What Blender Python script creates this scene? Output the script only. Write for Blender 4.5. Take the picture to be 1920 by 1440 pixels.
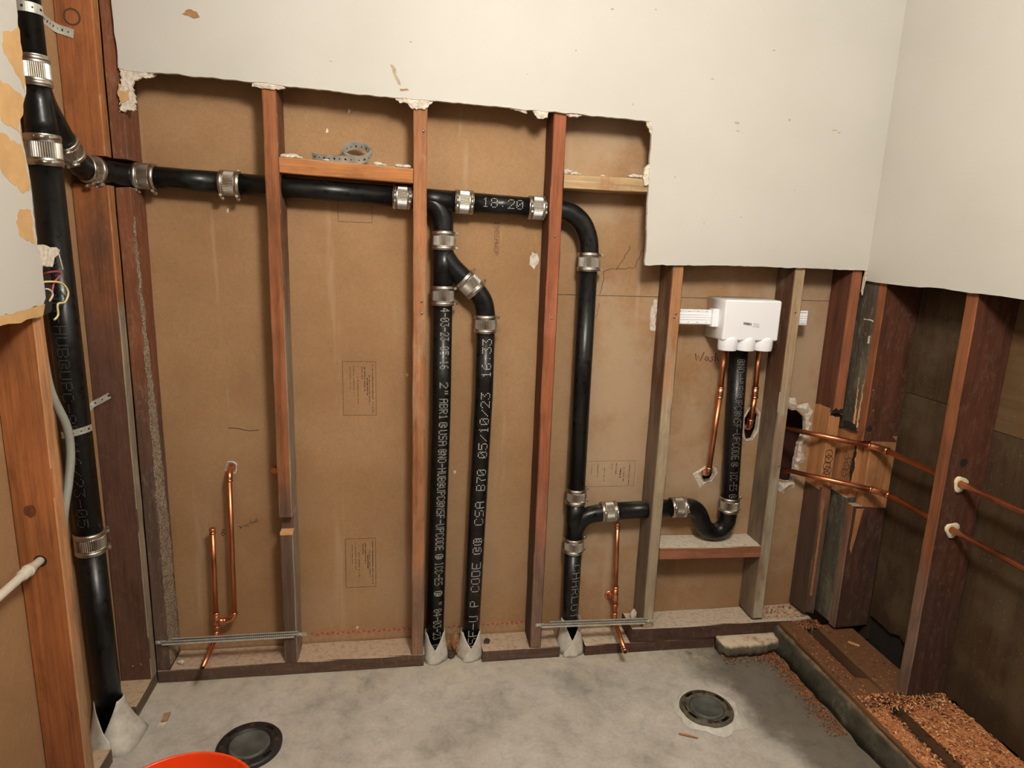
import bpy, math, random
from mathutils import Vector, Matrix
from mathutils.geometry import tessellate_polygon

# ------------------------------------------------------------------ camera, world, light, exposure
sc = bpy.context.scene
col = sc.collection
for o in list(bpy.data.objects):
    bpy.data.objects.remove(o)

CAM = Vector((0.7943, -2.0039, 1.4174))
FPX = 1225.4
PITCH, YAW, ROLL = -0.2085, -0.1608, -0.0356
Rc = Matrix.Rotation(YAW, 3, 'Z') @ Matrix.Rotation(PITCH, 3, 'X') @ Matrix.Rotation(ROLL, 3, 'Y')
cd = bpy.data.cameras.new('camera')
cd.sensor_width = 36.0
cd.lens = FPX / 1920 * 36.0
cd.clip_start = 0.02
cam = bpy.data.objects.new('camera', cd)
col.objects.link(cam)
M3 = Matrix((Rc.col[0], Rc.col[2], -Rc.col[1])).transposed()
cam.matrix_world = Matrix.Translation(CAM) @ M3.to_4x4()
sc.camera = cam

w = bpy.data.worlds.new('world')
sc.world = w
w.use_nodes = True
bg = w.node_tree.nodes['Background']
bg.inputs[0].default_value = (1.0, 0.95, 0.88, 1)
bg.inputs[1].default_value = 0.10

LAMP = Vector((1.16, -1.58, 2.24))          # globe lamp hanging just under the ceiling
LAMP_POWER = 96.0
sc.view_settings.view_transform = 'Standard'
sc.view_settings.look = 'None'
sc.view_settings.gamma = 1.0
sc.view_settings.use_curve_mapping = False
sc.view_settings.exposure = 0.0

# ------------------------------------------------------------------ dimensions
YG = 0.104          # face of the gypsum board behind the back studs
SW = 0.0396         # stud thickness
LD = 0.0914         # depth of the left wall's studs
XR = 2.309          # room side of the right wall's studs
XS = 2.44           # sheathing of the right wall
CEIL = 2.44
random.seed(7)

# ------------------------------------------------------------------ mesh helpers
class MB:
    def __init__(self):
        self.v = []; self.f = []; self.m = []; self.s = []
    def add(self, vs, fs, m=0, smooth=False):
        b = len(self.v)
        self.v += [tuple(p) for p in vs]
        for q in fs:
            self.f.append([b + i for i in q]); self.m.append(m); self.s.append(smooth)
        return self
    def box(self, x0, x1, y0, y1, z0, z1, m=0):
        vs = [(x, y, z) for x in (x0, x1) for y in (y0, y1) for z in (z0, z1)]
        fs = [(0, 1, 3, 2), (4, 6, 7, 5), (0, 4, 5, 1), (2, 3, 7, 6), (0, 2, 6, 4), (1, 5, 7, 3)]
        return self.add(vs, fs, m)
    def board(self, x0, x1, y0, y1, z0, z1, ax='z', ch=0.0025, jit=0.0007, m=0, seed=0, ends=0.0):
        """chamfered timber along one axis, a little uneven"""
        rnd = random.Random(seed * 31 + int(x0 * 1000) + int(z0 * 777))
        lo = {'x': (y0, y1, z0, z1, x0, x1), 'y': (x0, x1, z0, z1, y0, y1), 'z': (x0, x1, y0, y1, z0, z1)}[ax]
        a0, a1, b0, b1, c0, c1 = lo
        sec = [(a0 + ch, b0), (a1 - ch, b0), (a1, b0 + ch), (a1, b1 - ch), (a1 - ch, b1), (a0 + ch, b1), (a0, b1 - ch), (a0, b0 + ch)]
        n = max(2, int((c1 - c0) / 0.07))
        vs = []
        for i in range(n + 1):
            c = c0 + (c1 - c0) * i / n
            for (a, b) in sec:
                e = (rnd.random() - .5) * ends if i in (0, n) else 0
                p = (a + (rnd.random() - .5) * 2 * jit, b + (rnd.random() - .5) * 2 * jit, c + e)
                if ax == 'z': q = p
                elif ax == 'x': q = (p[2], p[0], p[1])
                else: q = (p[0], p[2], p[1])
                vs.append(q)
        fs = []
        for i in range(n):
            for k in range(8):
                fs.append((i * 8 + k, i * 8 + (k + 1) % 8, (i + 1) * 8 + (k + 1) % 8, (i + 1) * 8 + k))
        fs.append(tuple(range(7, -1, -1))); fs.append(tuple(n * 8 + k for k in range(8)))
        return self.add(vs, fs, m)
    def tube(self, pts, r, seg=20, m=0, cap=True, smooth=True, closed=False):
        pts = [Vector(p) for p in pts]
        rr = r if isinstance(r, (list, tuple)) else [r] * len(pts)
        n = len(pts); vs = []
        t0 = (pts[1] - pts[0]).normalized()
        up = Vector((0, 0, 1)) if abs(t0.z) < .9 else Vector((0, 1, 0))
        u = t0.cross(up).normalized()
        prev = t0
        for i in range(n):
            if i == 0: t = t0
            elif i == n - 1: t = (pts[i] - pts[i - 1]).normalized()
            else:
                t = (pts[i + 1] - pts[i]).normalized() + (pts[i] - pts[i - 1]).normalized()
                t = t.normalized() if t.length > 1e-6 else prev
            q = prev.rotation_difference(t); u = (q @ u); u = (u - t * u.dot(t)).normalized(); prev = t
            w_ = t.cross(u)
            for k in range(seg):
                a = 2 * math.pi * k / seg
                vs.append(pts[i] + (u * math.cos(a) + w_ * math.sin(a)) * rr[i])
        fs = []
        for i in range(n - 1):
            for k in range(seg):
                fs.append((i * seg + k, i * seg + (k + 1) % seg, (i + 1) * seg + (k + 1) % seg, (i + 1) * seg + k))
        self.add(vs, fs, m, smooth)
        if cap:
            b = len(self.v) - len(vs)
            self.f.append([b + k for k in range(seg - 1, -1, -1)]); self.m.append(m); self.s.append(False)
            self.f.append([b + (n - 1) * seg + k for k in range(seg)]); self.m.append(m); self.s.append(False)
        return self
    def lathe(self, prof, c, axis=(0, 0, 1), seg=32, m=0, smooth=True):
        """prof: list of (radius, height) along axis from point c"""
        a = Vector(axis).normalized(); c = Vector(c)
        up = Vector((0, 0, 1)) if abs(a.z) < .9 else Vector((1, 0, 0))
        u = a.cross(up).normalized(); w_ = a.cross(u)
        vs = []
        for (r, h) in prof:
            for k in range(seg):
                t = 2 * math.pi * k / seg
                vs.append(c + a * h + (u * math.cos(t) + w_ * math.sin(t)) * r)
        fs = []
        for i in range(len(prof) - 1):
            for k in range(seg):
                fs.append((i * seg + k, i * seg + (k + 1) % seg, (i + 1) * seg + (k + 1) % seg, (i + 1) * seg + k))
        return self.add(vs, fs, m, smooth)
    def prism(self, outer, fn, d0, d1, holes=(), m=0, ms=None, mb=None):
        """flat polygon (with holes) given thickness: fn(u, v, d) -> xyz; front at d0"""
        ms = m if ms is None else ms; mb = m if mb is None else mb
        loops = [list(outer)] + [list(h) for h in holes]
        allp = [p for l in loops for p in l]
        tris = tessellate_polygon([[Vector((p[0], p[1], 0)) for p in l] for l in loops])
        n = len(allp); b = len(self.v)
        self.v += [tuple(fn(p[0], p[1], d0)) for p in allp] + [tuple(fn(p[0], p[1], d1)) for p in allp]
        for t in tris:
            self.f.append([b + i for i in t]); self.m.append(m); self.s.append(False)
            self.f.append([b + n + i for i in reversed(t)]); self.m.append(mb); self.s.append(False)
        o = 0
        for l in loops:
            k = len(l)
            for i in range(k):
                j = (i + 1) % k
                self.f.append([b + o + i, b + o + j, b + n + o + j, b + n + o + i]); self.m.append(ms); self.s.append(False)
            o += k
        return self
    def ribbon(self, pts, width, fn, d, m=0, thick=0.0004):
        """a drawn line on a flat face: 2D points"""
        P = [Vector(p) for p in pts]; L = []; R_ = []
        for i in range(len(P)):
            a = P[max(0, i - 1)]; c = P[min(len(P) - 1, i + 1)]
            t = (c - a)
            t = t.normalized() if t.length > 1e-9 else Vector((1, 0))
            nrm = Vector((-t.y, t.x)) * width / 2
            L.append(P[i] + nrm); R_.append(P[i] - nrm)
        n = len(P); vs = []
        for dd in (d, d + thick):
            vs += [fn(p.x, p.y, dd) for p in L] + [fn(p.x, p.y, dd) for p in R_]
        fs = []
        for i in range(n - 1):
            fs.append((i, i + 1, n + i + 1, n + i))
            fs.append((2 * n + i, 3 * n + i, 3 * n + i + 1, 2 * n + i + 1))
        return self.add(vs, fs, m)
    def build(self, name, mats, parent=None, loc=None):
        me = bpy.data.meshes.new(name)
        off = Vector((0, 0, 0))
        if parent is not None: off = world_loc(parent)
        if loc is not None: off = Vector(loc)
        me.from_pydata([tuple(Vector(p) - off) for p in self.v], [], self.f)
        mats = mats if isinstance(mats, (list, tuple)) else [mats]
        for mm in mats: me.materials.append(mm)
        me.polygons.foreach_set('material_index', self.m)
        me.polygons.foreach_set('use_smooth', self.s)
        import bmesh
        b = bmesh.new(); b.from_mesh(me); bmesh.ops.recalc_face_normals(b, faces=b.faces); b.to_mesh(me); b.free()
        me.update()
        o = bpy.data.objects.new(name, me); col.objects.link(o)
        if parent is not None:
            o.parent = parent
        elif loc is not None:
            o.location = loc
        return o

WL = {}
def world_loc(o):
    p = Vector(o.location)
    while o.parent is not None:
        o = o.parent; p += Vector(o.location)
    return p

def tag(o, label=None, cat=None, group=None, kind=None):
    if label: o['label'] = label
    if cat: o['category'] = cat
    if group: o['group'] = group
    if kind: o['kind'] = kind
    return o

def thing(name, loc, label=None, cat=None, group=None, kind=None):
    o = bpy.data.objects.new(name, None); col.objects.link(o)
    o.location = loc; o.empty_display_size = 0.05
    return tag(o, label, cat, group, kind)

def XZ(y_sign=1):
    return lambda u, v, d: (u, d, v)
fxz = lambda u, v, d: (u, d, v)      # wall facing -y
fyz = lambda u, v, d: (d, u, v)      # wall facing +-x
fxy = lambda u, v, d: (u, v, d)      # floor

def rag(pts, step=0.02, amp=0.003, seed=1, closed=True, skip=()):
    rnd = random.Random(seed); out = []
    n = len(pts)
    for i in range(n if closed else n - 1):
        a = Vector(pts[i]); b = Vector(pts[(i + 1) % n])
        out.append(tuple(a))
        if i in skip: continue
        L = (b - a).length; k = int(L / step)
        if k < 1: continue
        d = (b - a).normalized(); nn = Vector((-d.y, d.x)); dev = 0
        for j in range(1, k):
            dev = dev * .6 + (rnd.random() - .5) * 2 * amp
            p = a + (b - a) * (j / k) + nn * dev
            out.append(tuple(p))
    if not closed: out.append(tuple(pts[-1]))
    return out

def blob(cu, cv, ru, rv, n=16, amp=.25, seed=1):
    rnd = random.Random(seed); out = []
    for i in range(n):
        a = 2 * math.pi * i / n; r = 1 + (rnd.random() - .5) * 2 * amp
        out.append((cu + math.cos(a) * ru * r, cv + math.sin(a) * rv * r))
    return out

def smooth_path(pts, n=6):
    P = [Vector(p) for p in pts]; out = []
    for i in range(len(P) - 1):
        p0 = P[max(0, i - 1)]; p1 = P[i]; p2 = P[i + 1]; p3 = P[min(len(P) - 1, i + 2)]
        for k in range(n):
            t = k / n
            out.append(.5 * ((2 * p1) + (-p0 + p2) * t + (2 * p0 - 5 * p1 + 4 * p2 - p3) * t * t + (-p0 + 3 * p1 - 3 * p2 + p3) * t ** 3))
    out.append(P[-1]); return out

# ------------------------------------------------------------------ materials
def lin(r, g=None, b=None):
    if g is None: r, g, b = r
    f = lambda c: (c / 255 / 12.92) if c / 255 <= .04045 else ((c / 255 + .055) / 1.055) ** 2.4
    return (f(r), f(g), f(b), 1)

class NT:
    def __init__(self, name, rough=.7, metal=0, spec=.5):
        self.mat = bpy.data.materials.new(name); self.mat.use_nodes = True
        self.t = self.mat.node_tree; self.b = self.t.nodes['Principled BSDF']
        self.b.inputs['Roughness'].default_value = rough; self.b.inputs['Metallic'].default_value = metal
        self.b.inputs['Specular IOR Level'].default_value = spec
        self.geo = None
    def n(self, ty, **kw):
        q = self.t.nodes.new(ty)
        for k, v in kw.items(): setattr(q, k, v)
        return q
    def l(self, a, b): self.t.links.new(a, b)
    def pos(self, scale=(1, 1, 1), rnd=True):
        g = self.n('ShaderNodeNewGeometry')
        src = g.outputs['Position']
        if rnd:
            oi = self.n('ShaderNodeObjectInfo')
            a = self.n('ShaderNodeVectorMath', operation='ADD')
            mu = self.n('ShaderNodeMath', operation='MULTIPLY'); mu.inputs[1].default_value = 13.7
            self.l(oi.outputs['Random'], mu.inputs[0])
            self.l(src, a.inputs[0]); self.l(mu.outputs[0], a.inputs[1]); src = a.outputs[0]
        m = self.n('ShaderNodeVectorMath', operation='MULTIPLY'); m.inputs[1].default_value = scale
        self.l(src, m.inputs[0]); return m.outputs[0]
    def noise(self, vec, scale=1, detail=4, rough=.55, dist=0):
        q = self.n('ShaderNodeTexNoise'); q.inputs['Scale'].default_value = scale
        q.inputs['Detail'].default_value = detail; q.inputs['Roughness'].default_value = rough
        q.inputs['Distortion'].default_value = dist
        self.l(vec, q.inputs['Vector']); return q.outputs['Fac']
    def voro(self, vec, scale, feat='F1'):
        q = self.n('ShaderNodeTexVoronoi', feature=feat); q.inputs['Scale'].default_value = scale
        self.l(vec, q.inputs['Vector']); return q.outputs['Distance']
    def ramp(self, fac, stops):
        q = self.n('ShaderNodeValToRGB'); e = q.color_ramp.elements
        while len(e) < len(stops): e.new(.5)
        for i, (p, c) in enumerate(stops):
            e[i].position = p; e[i].color = c if len(c) == 4 else (*c, 1)
        self.l(fac, q.inputs[0]); return q.outputs[0]
    def rng(self, fac, a, b, c=0, d=1, smooth=False):
        q = self.n('ShaderNodeMapRange')
        if smooth: q.interpolation_type = 'SMOOTHSTEP'
        for i, v in zip(('From Min', 'From Max', 'To Min', 'To Max'), (a, b, c, d)): q.inputs[i].default_value = v
        self.l(fac, q.inputs['Value']); return q.outputs['Result']
    def mix(self, fac, a, b, mode='MIX'):
        q = self.n('ShaderNodeMix', data_type='RGBA', blend_type=mode)
        for s, v in ((q.inputs[0], fac), (q.inputs[6], a), (q.inputs[7], b)):
            if isinstance(v, (int, float)): s.default_value = v
            elif isinstance(v, tuple): s.default_value = v
            else: self.l(v, s)
        return q.outputs[2]
    def math(self, op, a, b=None, clamp=False):
        q = self.n('ShaderNodeMath', operation=op); q.use_clamp = clamp
        for i, v in enumerate((a, b)):
            if v is None: continue
            if isinstance(v, (int, float)): q.inputs[i].default_value = v
            else: self.l(v, q.inputs[i])
        return q.outputs[0]
    def sep(self, vec):
        q = self.n('ShaderNodeSeparateXYZ'); self.l(vec, q.inputs[0]); return q.outputs
    def normal(self):
        return self.n('ShaderNodeNewGeometry').outputs['Normal']
    def bump(self, h, strength=.3, dist=.002):
        q = self.n('ShaderNodeBump'); q.inputs['Strength'].default_value = strength; q.inputs['Distance'].default_value = dist
        self.l(h, q.inputs['Height']); self.l(q.outputs[0], self.b.inputs['Normal'])
    def out(self, c, rough=None):
        if isinstance(c, tuple): self.b.inputs['Base Color'].default_value = c
        else: self.l(c, self.b.inputs['Base Color'])
        if rough is not None:
            if isinstance(rough, (int, float)): self.b.inputs['Roughness'].default_value = rough
            else: self.l(rough, self.b.inputs['Roughness'])
        return self.mat

def wood(name, hi, lo=None, z0=.5, z1=1.1, axis='z', dust=None, dusty=.0, dark=.62, patch=None, patch_amt=0.0):
    """hi: fresh colour; lo: colour of the grimy lower part (below z0..z1)"""
    t = NT(name, .78, 0, .25)
    s = {'z': (40, 40, 1.6), 'x': (1.6, 40, 40), 'y': (40, 1.6, 40)}[axis]
    f = {'z': (260, 260, 5), 'x': (5, 260, 260), 'y': (260, 5, 260)}[axis]
    g = t.noise(t.pos(s), 1, 4, .6, .6)
    fg = t.noise(t.pos(f), 1, 2, .5)
    bl = t.noise(t.pos((5, 5, 3)), 1, 4, .6)
    base = lin(hi)
    dk = tuple(c * dark for c in base[:3]) + (1,)
    lt = tuple(min(1, c * 1.16) for c in base[:3]) + (1,)
    c = t.ramp(g, [(.25, dk), (.52, base), (.8, lt)])
    if lo:
        b2 = lin(lo)
        c2 = t.ramp(g, [(.25, tuple(q * .72 for q in b2[:3]) + (1,)), (.55, b2), (.85, tuple(q * 1.12 for q in b2[:3]) + (1,))])
        z = t.sep(t.pos((1, 1, 1), False))[2]
        k = t.rng(z, z1, z0, 0, 1)
        k2 = t.math('ADD', k, t.math('MULTIPLY', t.math('SUBTRACT', bl, .5), 1.4), True)
        k2 = t.rng(k2, .15, .85, 0, 1, True)
        c = t.mix(k2, c, c2)
    if patch:
        pm = t.rng(t.noise(t.pos((9, 9, 3.2)), 1, 5, .65), .52, .62, 0, patch_amt, True)
        c = t.mix(pm, c, lin(patch))
    mo = t.noise(t.pos({'z': (26, 26, 7), 'x': (7, 26, 26), 'y': (26, 7, 26)}[axis]), 1, 6, .7, .4)
    c = t.mix(.95, c, t.ramp(mo, [(.28, (.62, .58, .55, 1)), (.5, (1, 1, 1, 1)), (.74, (1.22, 1.2, 1.17, 1))]), 'MULTIPLY')
    c = t.mix(t.rng(bl, .35, .75, .0, .35), c, (.06, .035, .022, 1))
    c = t.mix(.5, c, t.ramp(fg, [(.3, (.62, .6, .58, 1)), (.7, (1.1, 1.1, 1.1, 1))]), 'MULTIPLY')
    dd = lin(dust or (190, 172, 150))
    up = t.rng(t.sep(t.normal())[2], .55, .9, 0, 1, True)
    dn = t.rng(t.noise(t.pos((60, 60, 60)), 1, 5, .7), .28, .52, .45, 1)
    c = t.mix(t.math('MULTIPLY', up, dn), c, dd)
    if dusty:
        sp = t.rng(t.noise(t.pos((70, 70, 30)), 1, 5, .75), .52, .75, 0, dusty)
        c = t.mix(sp, c, dd)
    t.bump(t.math('ADD', t.math('MULTIPLY', g, .6), t.math('MULTIPLY', fg, .4)), .35, .002)
    return t.out(c)

M = {}
# studs
M['stud_orange'] = wood('stud_orange', (164, 103, 66), (112, 90, 76), .45, .85)
M['stud_red'] = wood('stud_red', (132, 82, 56), (108, 86, 74), .5, 1.2, dusty=.25)
M['stud_tan'] = wood('stud_tan', (176, 120, 82), (142, 112, 94), .2, .9, patch=(190, 160, 130), patch_amt=.5)
M['stud_redtan'] = wood('stud_redtan', (166, 99, 66), (142, 112, 96), .2, .8, patch=(190, 120, 96), patch_amt=.45)
M['stud_grey'] = wood('stud_grey', (178, 128, 88), (184, 166, 138), .85, 1.2, patch=(190, 172, 144), patch_amt=.5)
M['stud_pale'] = wood('stud_pale', (182, 156, 124), (190, 178, 154), .7, 1.25, patch=(150, 96, 70), patch_amt=.5)
M['stud_corner'] = wood('stud_corner', (170, 106, 74), (122, 96, 82), .35, .7)
M['stud_left'] = wood('stud_left', (166, 102, 60), (106, 74, 60), .95, 1.55, dusty=.12)
M['stud_left_face'] = wood('stud_left_face', (180, 118, 72), (164, 148, 126), 1.19, 1.25, dusty=.5)
M['stud_near'] = wood('stud_near', (178, 112, 66), (168, 104, 64), .1, .5)
M['stud_near_face'] = wood('stud_near_face', (206, 150, 104), (190, 150, 114), .2, .8)
M['stud_right'] = wood('stud_right', (96, 56, 39), (82, 57, 48), .2, .9, dusty=.14)  # bay-facing sides: aged wood, darkened further with the shade of the bays
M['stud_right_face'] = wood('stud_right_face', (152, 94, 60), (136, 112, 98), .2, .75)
M['stud_weather'] = wood('stud_weather', (86, 80, 68), (92, 88, 76), .3, .9, dusty=.35, patch=(176, 168, 140), patch_amt=.25)
M['fresh_wood'] = wood('fresh_wood', (196, 138, 90), dark=.75)
M['block_orange'] = wood('block_orange', (198, 132, 80), axis='x')
M['block_pale'] = wood('block_pale', (190, 160, 120), axis='x', patch=(170, 108, 70), patch_amt=.55)
M['block_brown'] = wood('block_brown', (168, 110, 82), axis='x', dust=(218, 206, 188))
M['plate'] = wood('plate', (104, 82, 70), axis='x', dust=(196, 172, 148), dusty=.2)
M['plate_dark'] = wood('plate_dark', (92, 66, 56), axis='x', dust=(206, 190, 168), dusty=.12)
M['plate_y'] = wood('plate_y', (128, 108, 92), axis='y', dust=(196, 172, 144))
M['sill_y'] = wood('sill_y', (118, 84, 58), axis='y', dust=(118, 82, 54), dusty=.15)

def m_gyp():
    t = NT('gypsum_paper', .85, 0, .2)
    p = t.pos((1, 1, 1), False)
    bl = t.noise(p, 3.2, 4, .55)
    fi = t.noise(p, 70, 4, .7)
    vf = t.noise(p, 420, 2, .6)
    c = t.ramp(bl, [(.3, lin(158, 122, 86)), (.5, lin(170, 133, 96)), (.72, lin(179, 144, 107))])
    c = t.mix(.55, c, t.ramp(fi, [(.3, (.86, .85, .84, 1)), (.7, (1.08, 1.07, 1.06, 1))]), 'MULTIPLY')
    c = t.mix(.5, c, t.ramp(vf, [(.3, (.7, .7, .7, 1)), (.7, (1.18, 1.18, 1.18, 1))]), 'MULTIPLY')
    # plaster dust that settled on the lower half and beside the pipes
    xyz = t.sep(p)
    low = t.rng(xyz[2], .95, .35, 0, 1, True)
    dn = t.rng(t.noise(p, 4.5, 5, .6), .42, .7, 0, .3, True)
    c = t.mix(t.math('MULTIPLY', low, dn), c, lin(172, 146, 122))
    hz = t.math('MULTIPLY', t.rng(xyz[0], 1.2, 1.45, 0, 1, True), t.rng(t.noise(p, 3.1, 5, .65), .4, .62, 0, .5, True))
    c = t.mix(hz, c, lin(192, 172, 146))
    stv = t.rng(t.noise(t.pos((15, 1, 1.3), False), 1, 4, .6), .58, .74, 0, .5, True)
    c = t.mix(stv, c, lin(190, 164, 136))
    sp = t.rng(t.voro(p, 55), .0, .06, 1, 0)
    sp = t.math('MULTIPLY', sp, t.rng(t.noise(p, 9, 2, .5), .52, .6))
    c = t.mix(t.math('MULTIPLY', sp, .7), c, lin(222, 208, 188))
    ds = t.rng(t.voro(t.pos((1.3, 1, 1), False), 31), .0, .05, 1, 0)
    ds = t.math('MULTIPLY', ds, t.rng(t.noise(p, 14, 2, .5), .58, .64))
    c = t.mix(t.math('MULTIPLY', ds, .6), c, lin(70, 46, 32))
    t.bump(fi, .12, .001)
    return t.out(c)
M['gyp'] = m_gyp()

def m_paint():
    t = NT('painted_drywall', .55, 0, .35)
    p = t.pos((1, 1, 1), False)
    bl = t.noise(p, 2.5, 4, .5)
    c = t.ramp(bl, [(.3, lin(195, 191, 182)), (.7, lin(203, 199, 191))])
    sp = t.rng(t.voro(p, 17), .0, .035, 1, 0)
    sp = t.math('MULTIPLY', sp, t.rng(t.noise(p, 7, 2, .5), .56, .6))
    c = t.mix(t.math('MULTIPLY', sp, .4), c, lin(150, 130, 106))
    t.bump(t.noise(p, 130, 3, .6), .12, .0012)
    return t.out(c)
M['paint'] = m_paint()

def simple(name, c, rough=.7, metal=0, var=.15, sc_=40, bump=0, spec=.5):
    t = NT(name, rough, metal, spec)
    q = t.noise(t.pos((1, 1, 1)), sc_, 4, .6)
    a = lin(c)
    cc = t.ramp(q, [(.3, tuple(v * (1 - var) for v in a[:3]) + (1,)), (.7, tuple(min(1, v * (1 + var)) for v in a[:3]) + (1,))])
    if bump: t.bump(q, bump, .002)
    return t.out(cc)

M['plaster'] = simple('plaster_core', (216, 204, 188), .9, var=.28, sc_=110, bump=1.0)
M['paper_tan'] = simple('torn_paper', (205, 164, 112), .85, var=.10, sc_=25)
M['paper_back'] = simple('paper_edge', (172, 138, 104), .85, var=.2, sc_=60)
M['scuff'] = simple('scuff', (176, 160, 136), .8, var=.2)
M['knot'] = simple('wood_knot', (112, 60, 32), .8, var=.3, sc_=90)
M['chip_brown'] = simple('chip_brown', (160, 118, 76), .8, var=.25)
M['ink'] = simple('ink', (84, 56, 40), .8, var=.1)
M['ink_black'] = simple('ink_black', (38, 28, 24), .8, var=.1)
M['ink_red'] = simple('ink_red', (110, 44, 36), .8, var=.1)
M['tape_red'] = simple('tape_red', (186, 84, 66), .7, var=.15)
M['crack'] = simple('crack_line', (86, 60, 42), .9, var=.2)
M['print_white'] = simple('print_white', (214, 214, 206), .6, var=.3, sc_=120)
M['print_dim'] = simple('print_dim', (136, 134, 126), .6, var=.35, sc_=120)
M['print_faint'] = simple('print_faint', (72, 72, 68), .6, var=.4, sc_=90)
M['white_plastic'] = simple('white_plastic', (250, 250, 254), .32, var=.015, sc_=6)
M['off_white'] = simple('off_white_cable', (214, 206, 190), .5, var=.05)
M['grey_conduit'] = simple('grey_conduit', (150, 148, 138), .55, var=.1, sc_=30)
M['grey_tape'] = simple('grey_sheath', (120, 124, 122), .5, var=.2, sc_=60)
M['wire_red'] = simple('wire_red', (176, 78, 86), .4)
M['wire_yellow'] = simple('wire_yellow', (226, 206, 150), .4)
M['wire_white'] = simple('wire_white', (220, 206, 186), .4)
M['black_plastic'] = simple('black_plastic', (30, 29, 30), .35, var=.3)
M['abs_flange'] = simple('flange_black', (40, 38, 36), .45, var=.35, sc_=30, bump=.4)
M['orange_plastic'] = simple('orange_plastic', (226, 66, 16), .32, var=.04, sc_=8)
M['foam'] = simple('foam_collar', (236, 226, 188), .7, var=.06)
M['sawdust'] = simple('sawdust', (192, 126, 80), .95, var=.45, sc_=160, bump=.8)
M['shaving_pale'] = simple('shaving_pale', (220, 170, 118), .9, var=.25, sc_=90)
M['shaving_red'] = simple('shaving_red', (178, 108, 66), .9, var=.25, sc_=90)
M['rubble'] = simple('rubble', (150, 108, 74), .95, var=.5, sc_=60, bump=1.0)
M['rot'] = simple('rotten_wood', (66, 50, 36), .9, var=.4, sc_=40, bump=.6)
M['char_shade'] = simple('char_shade_black', (34, 26, 19), .95, var=.4, sc_=40, bump=.6)  # charred edges, and painted darkness in and behind the sheathing slot
M['void'] = simple('dark_reddish_board', (74, 34, 26), .9, var=.2)
M['nail'] = simple('nail_steel', (190, 180, 165), .4, 1, .2)
M['rag'] = simple('rag_tuft', (232, 214, 198), .9, var=.1)

def m_iron():
    t = NT('black_cast_iron', .32, 0, .38)
    p = t.pos((1, 1, 1))
    q = t.noise(p, 60, 4, .6)
    c = t.ramp(q, [(.3, (.0035, .0035, .0034, 1)), (.75, (.010, .0098, .0094, 1))])
    sm = t.rng(t.noise(p, 16, 5, .7), .62, .78, 0, .22, True)
    c = t.mix(sm, c, (.10, .095, .085, 1))
    up = t.rng(t.sep(t.normal())[2], .75, 1.0, 0, .30, True)
    c = t.mix(t.math('MULTIPLY', up, t.rng(t.noise(p, 30, 4, .7), .4, .7)), c, (.35, .30, .25, 1))
    t.bump(q, .10, .001)
    r = t.rng(q, .3, .7, .25, .42)
    return t.out(c, r)
M['iron'] = m_iron()

def metal(name, c, rough, var=.25, sc_=25, stain=None):
    t = NT(name, rough, 1.0)
    p = t.pos((1, 1, 1))
    q = t.noise(p, sc_, 4, .65)
    a = lin(c)
    cc = t.ramp(q, [(.3, tuple(v * (1 - var) for v in a[:3]) + (1,)), (.7, tuple(min(1, v * (1 + var * .4)) for v in a[:3]) + (1,))])
    if stain:
        cc = t.mix(t.rng(t.noise(p, 9, 4, .7), .55, .75, 0, .6, True), cc, lin(stain))
    return t.out(cc, t.rng(q, .3, .7, rough * .8, rough * 1.3))
M['steel'] = metal('coupling_steel', (190, 184, 174), .36, .2)
M['band'] = metal('band_steel', (198, 192, 182), .33, .15)
M['zinc'] = metal('zinc_strap', (206, 204, 194), .5, .25, 40)
M['zinc'].node_tree.nodes['Principled BSDF'].inputs['Metallic'].default_value = .55
M['copper'] = metal('copper', (222, 146, 106), .36, .2, 18, (176, 104, 72))
M['copper_bright'] = metal('copper_fitting', (236, 164, 122), .28, .2, 30, (186, 112, 78))

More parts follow.
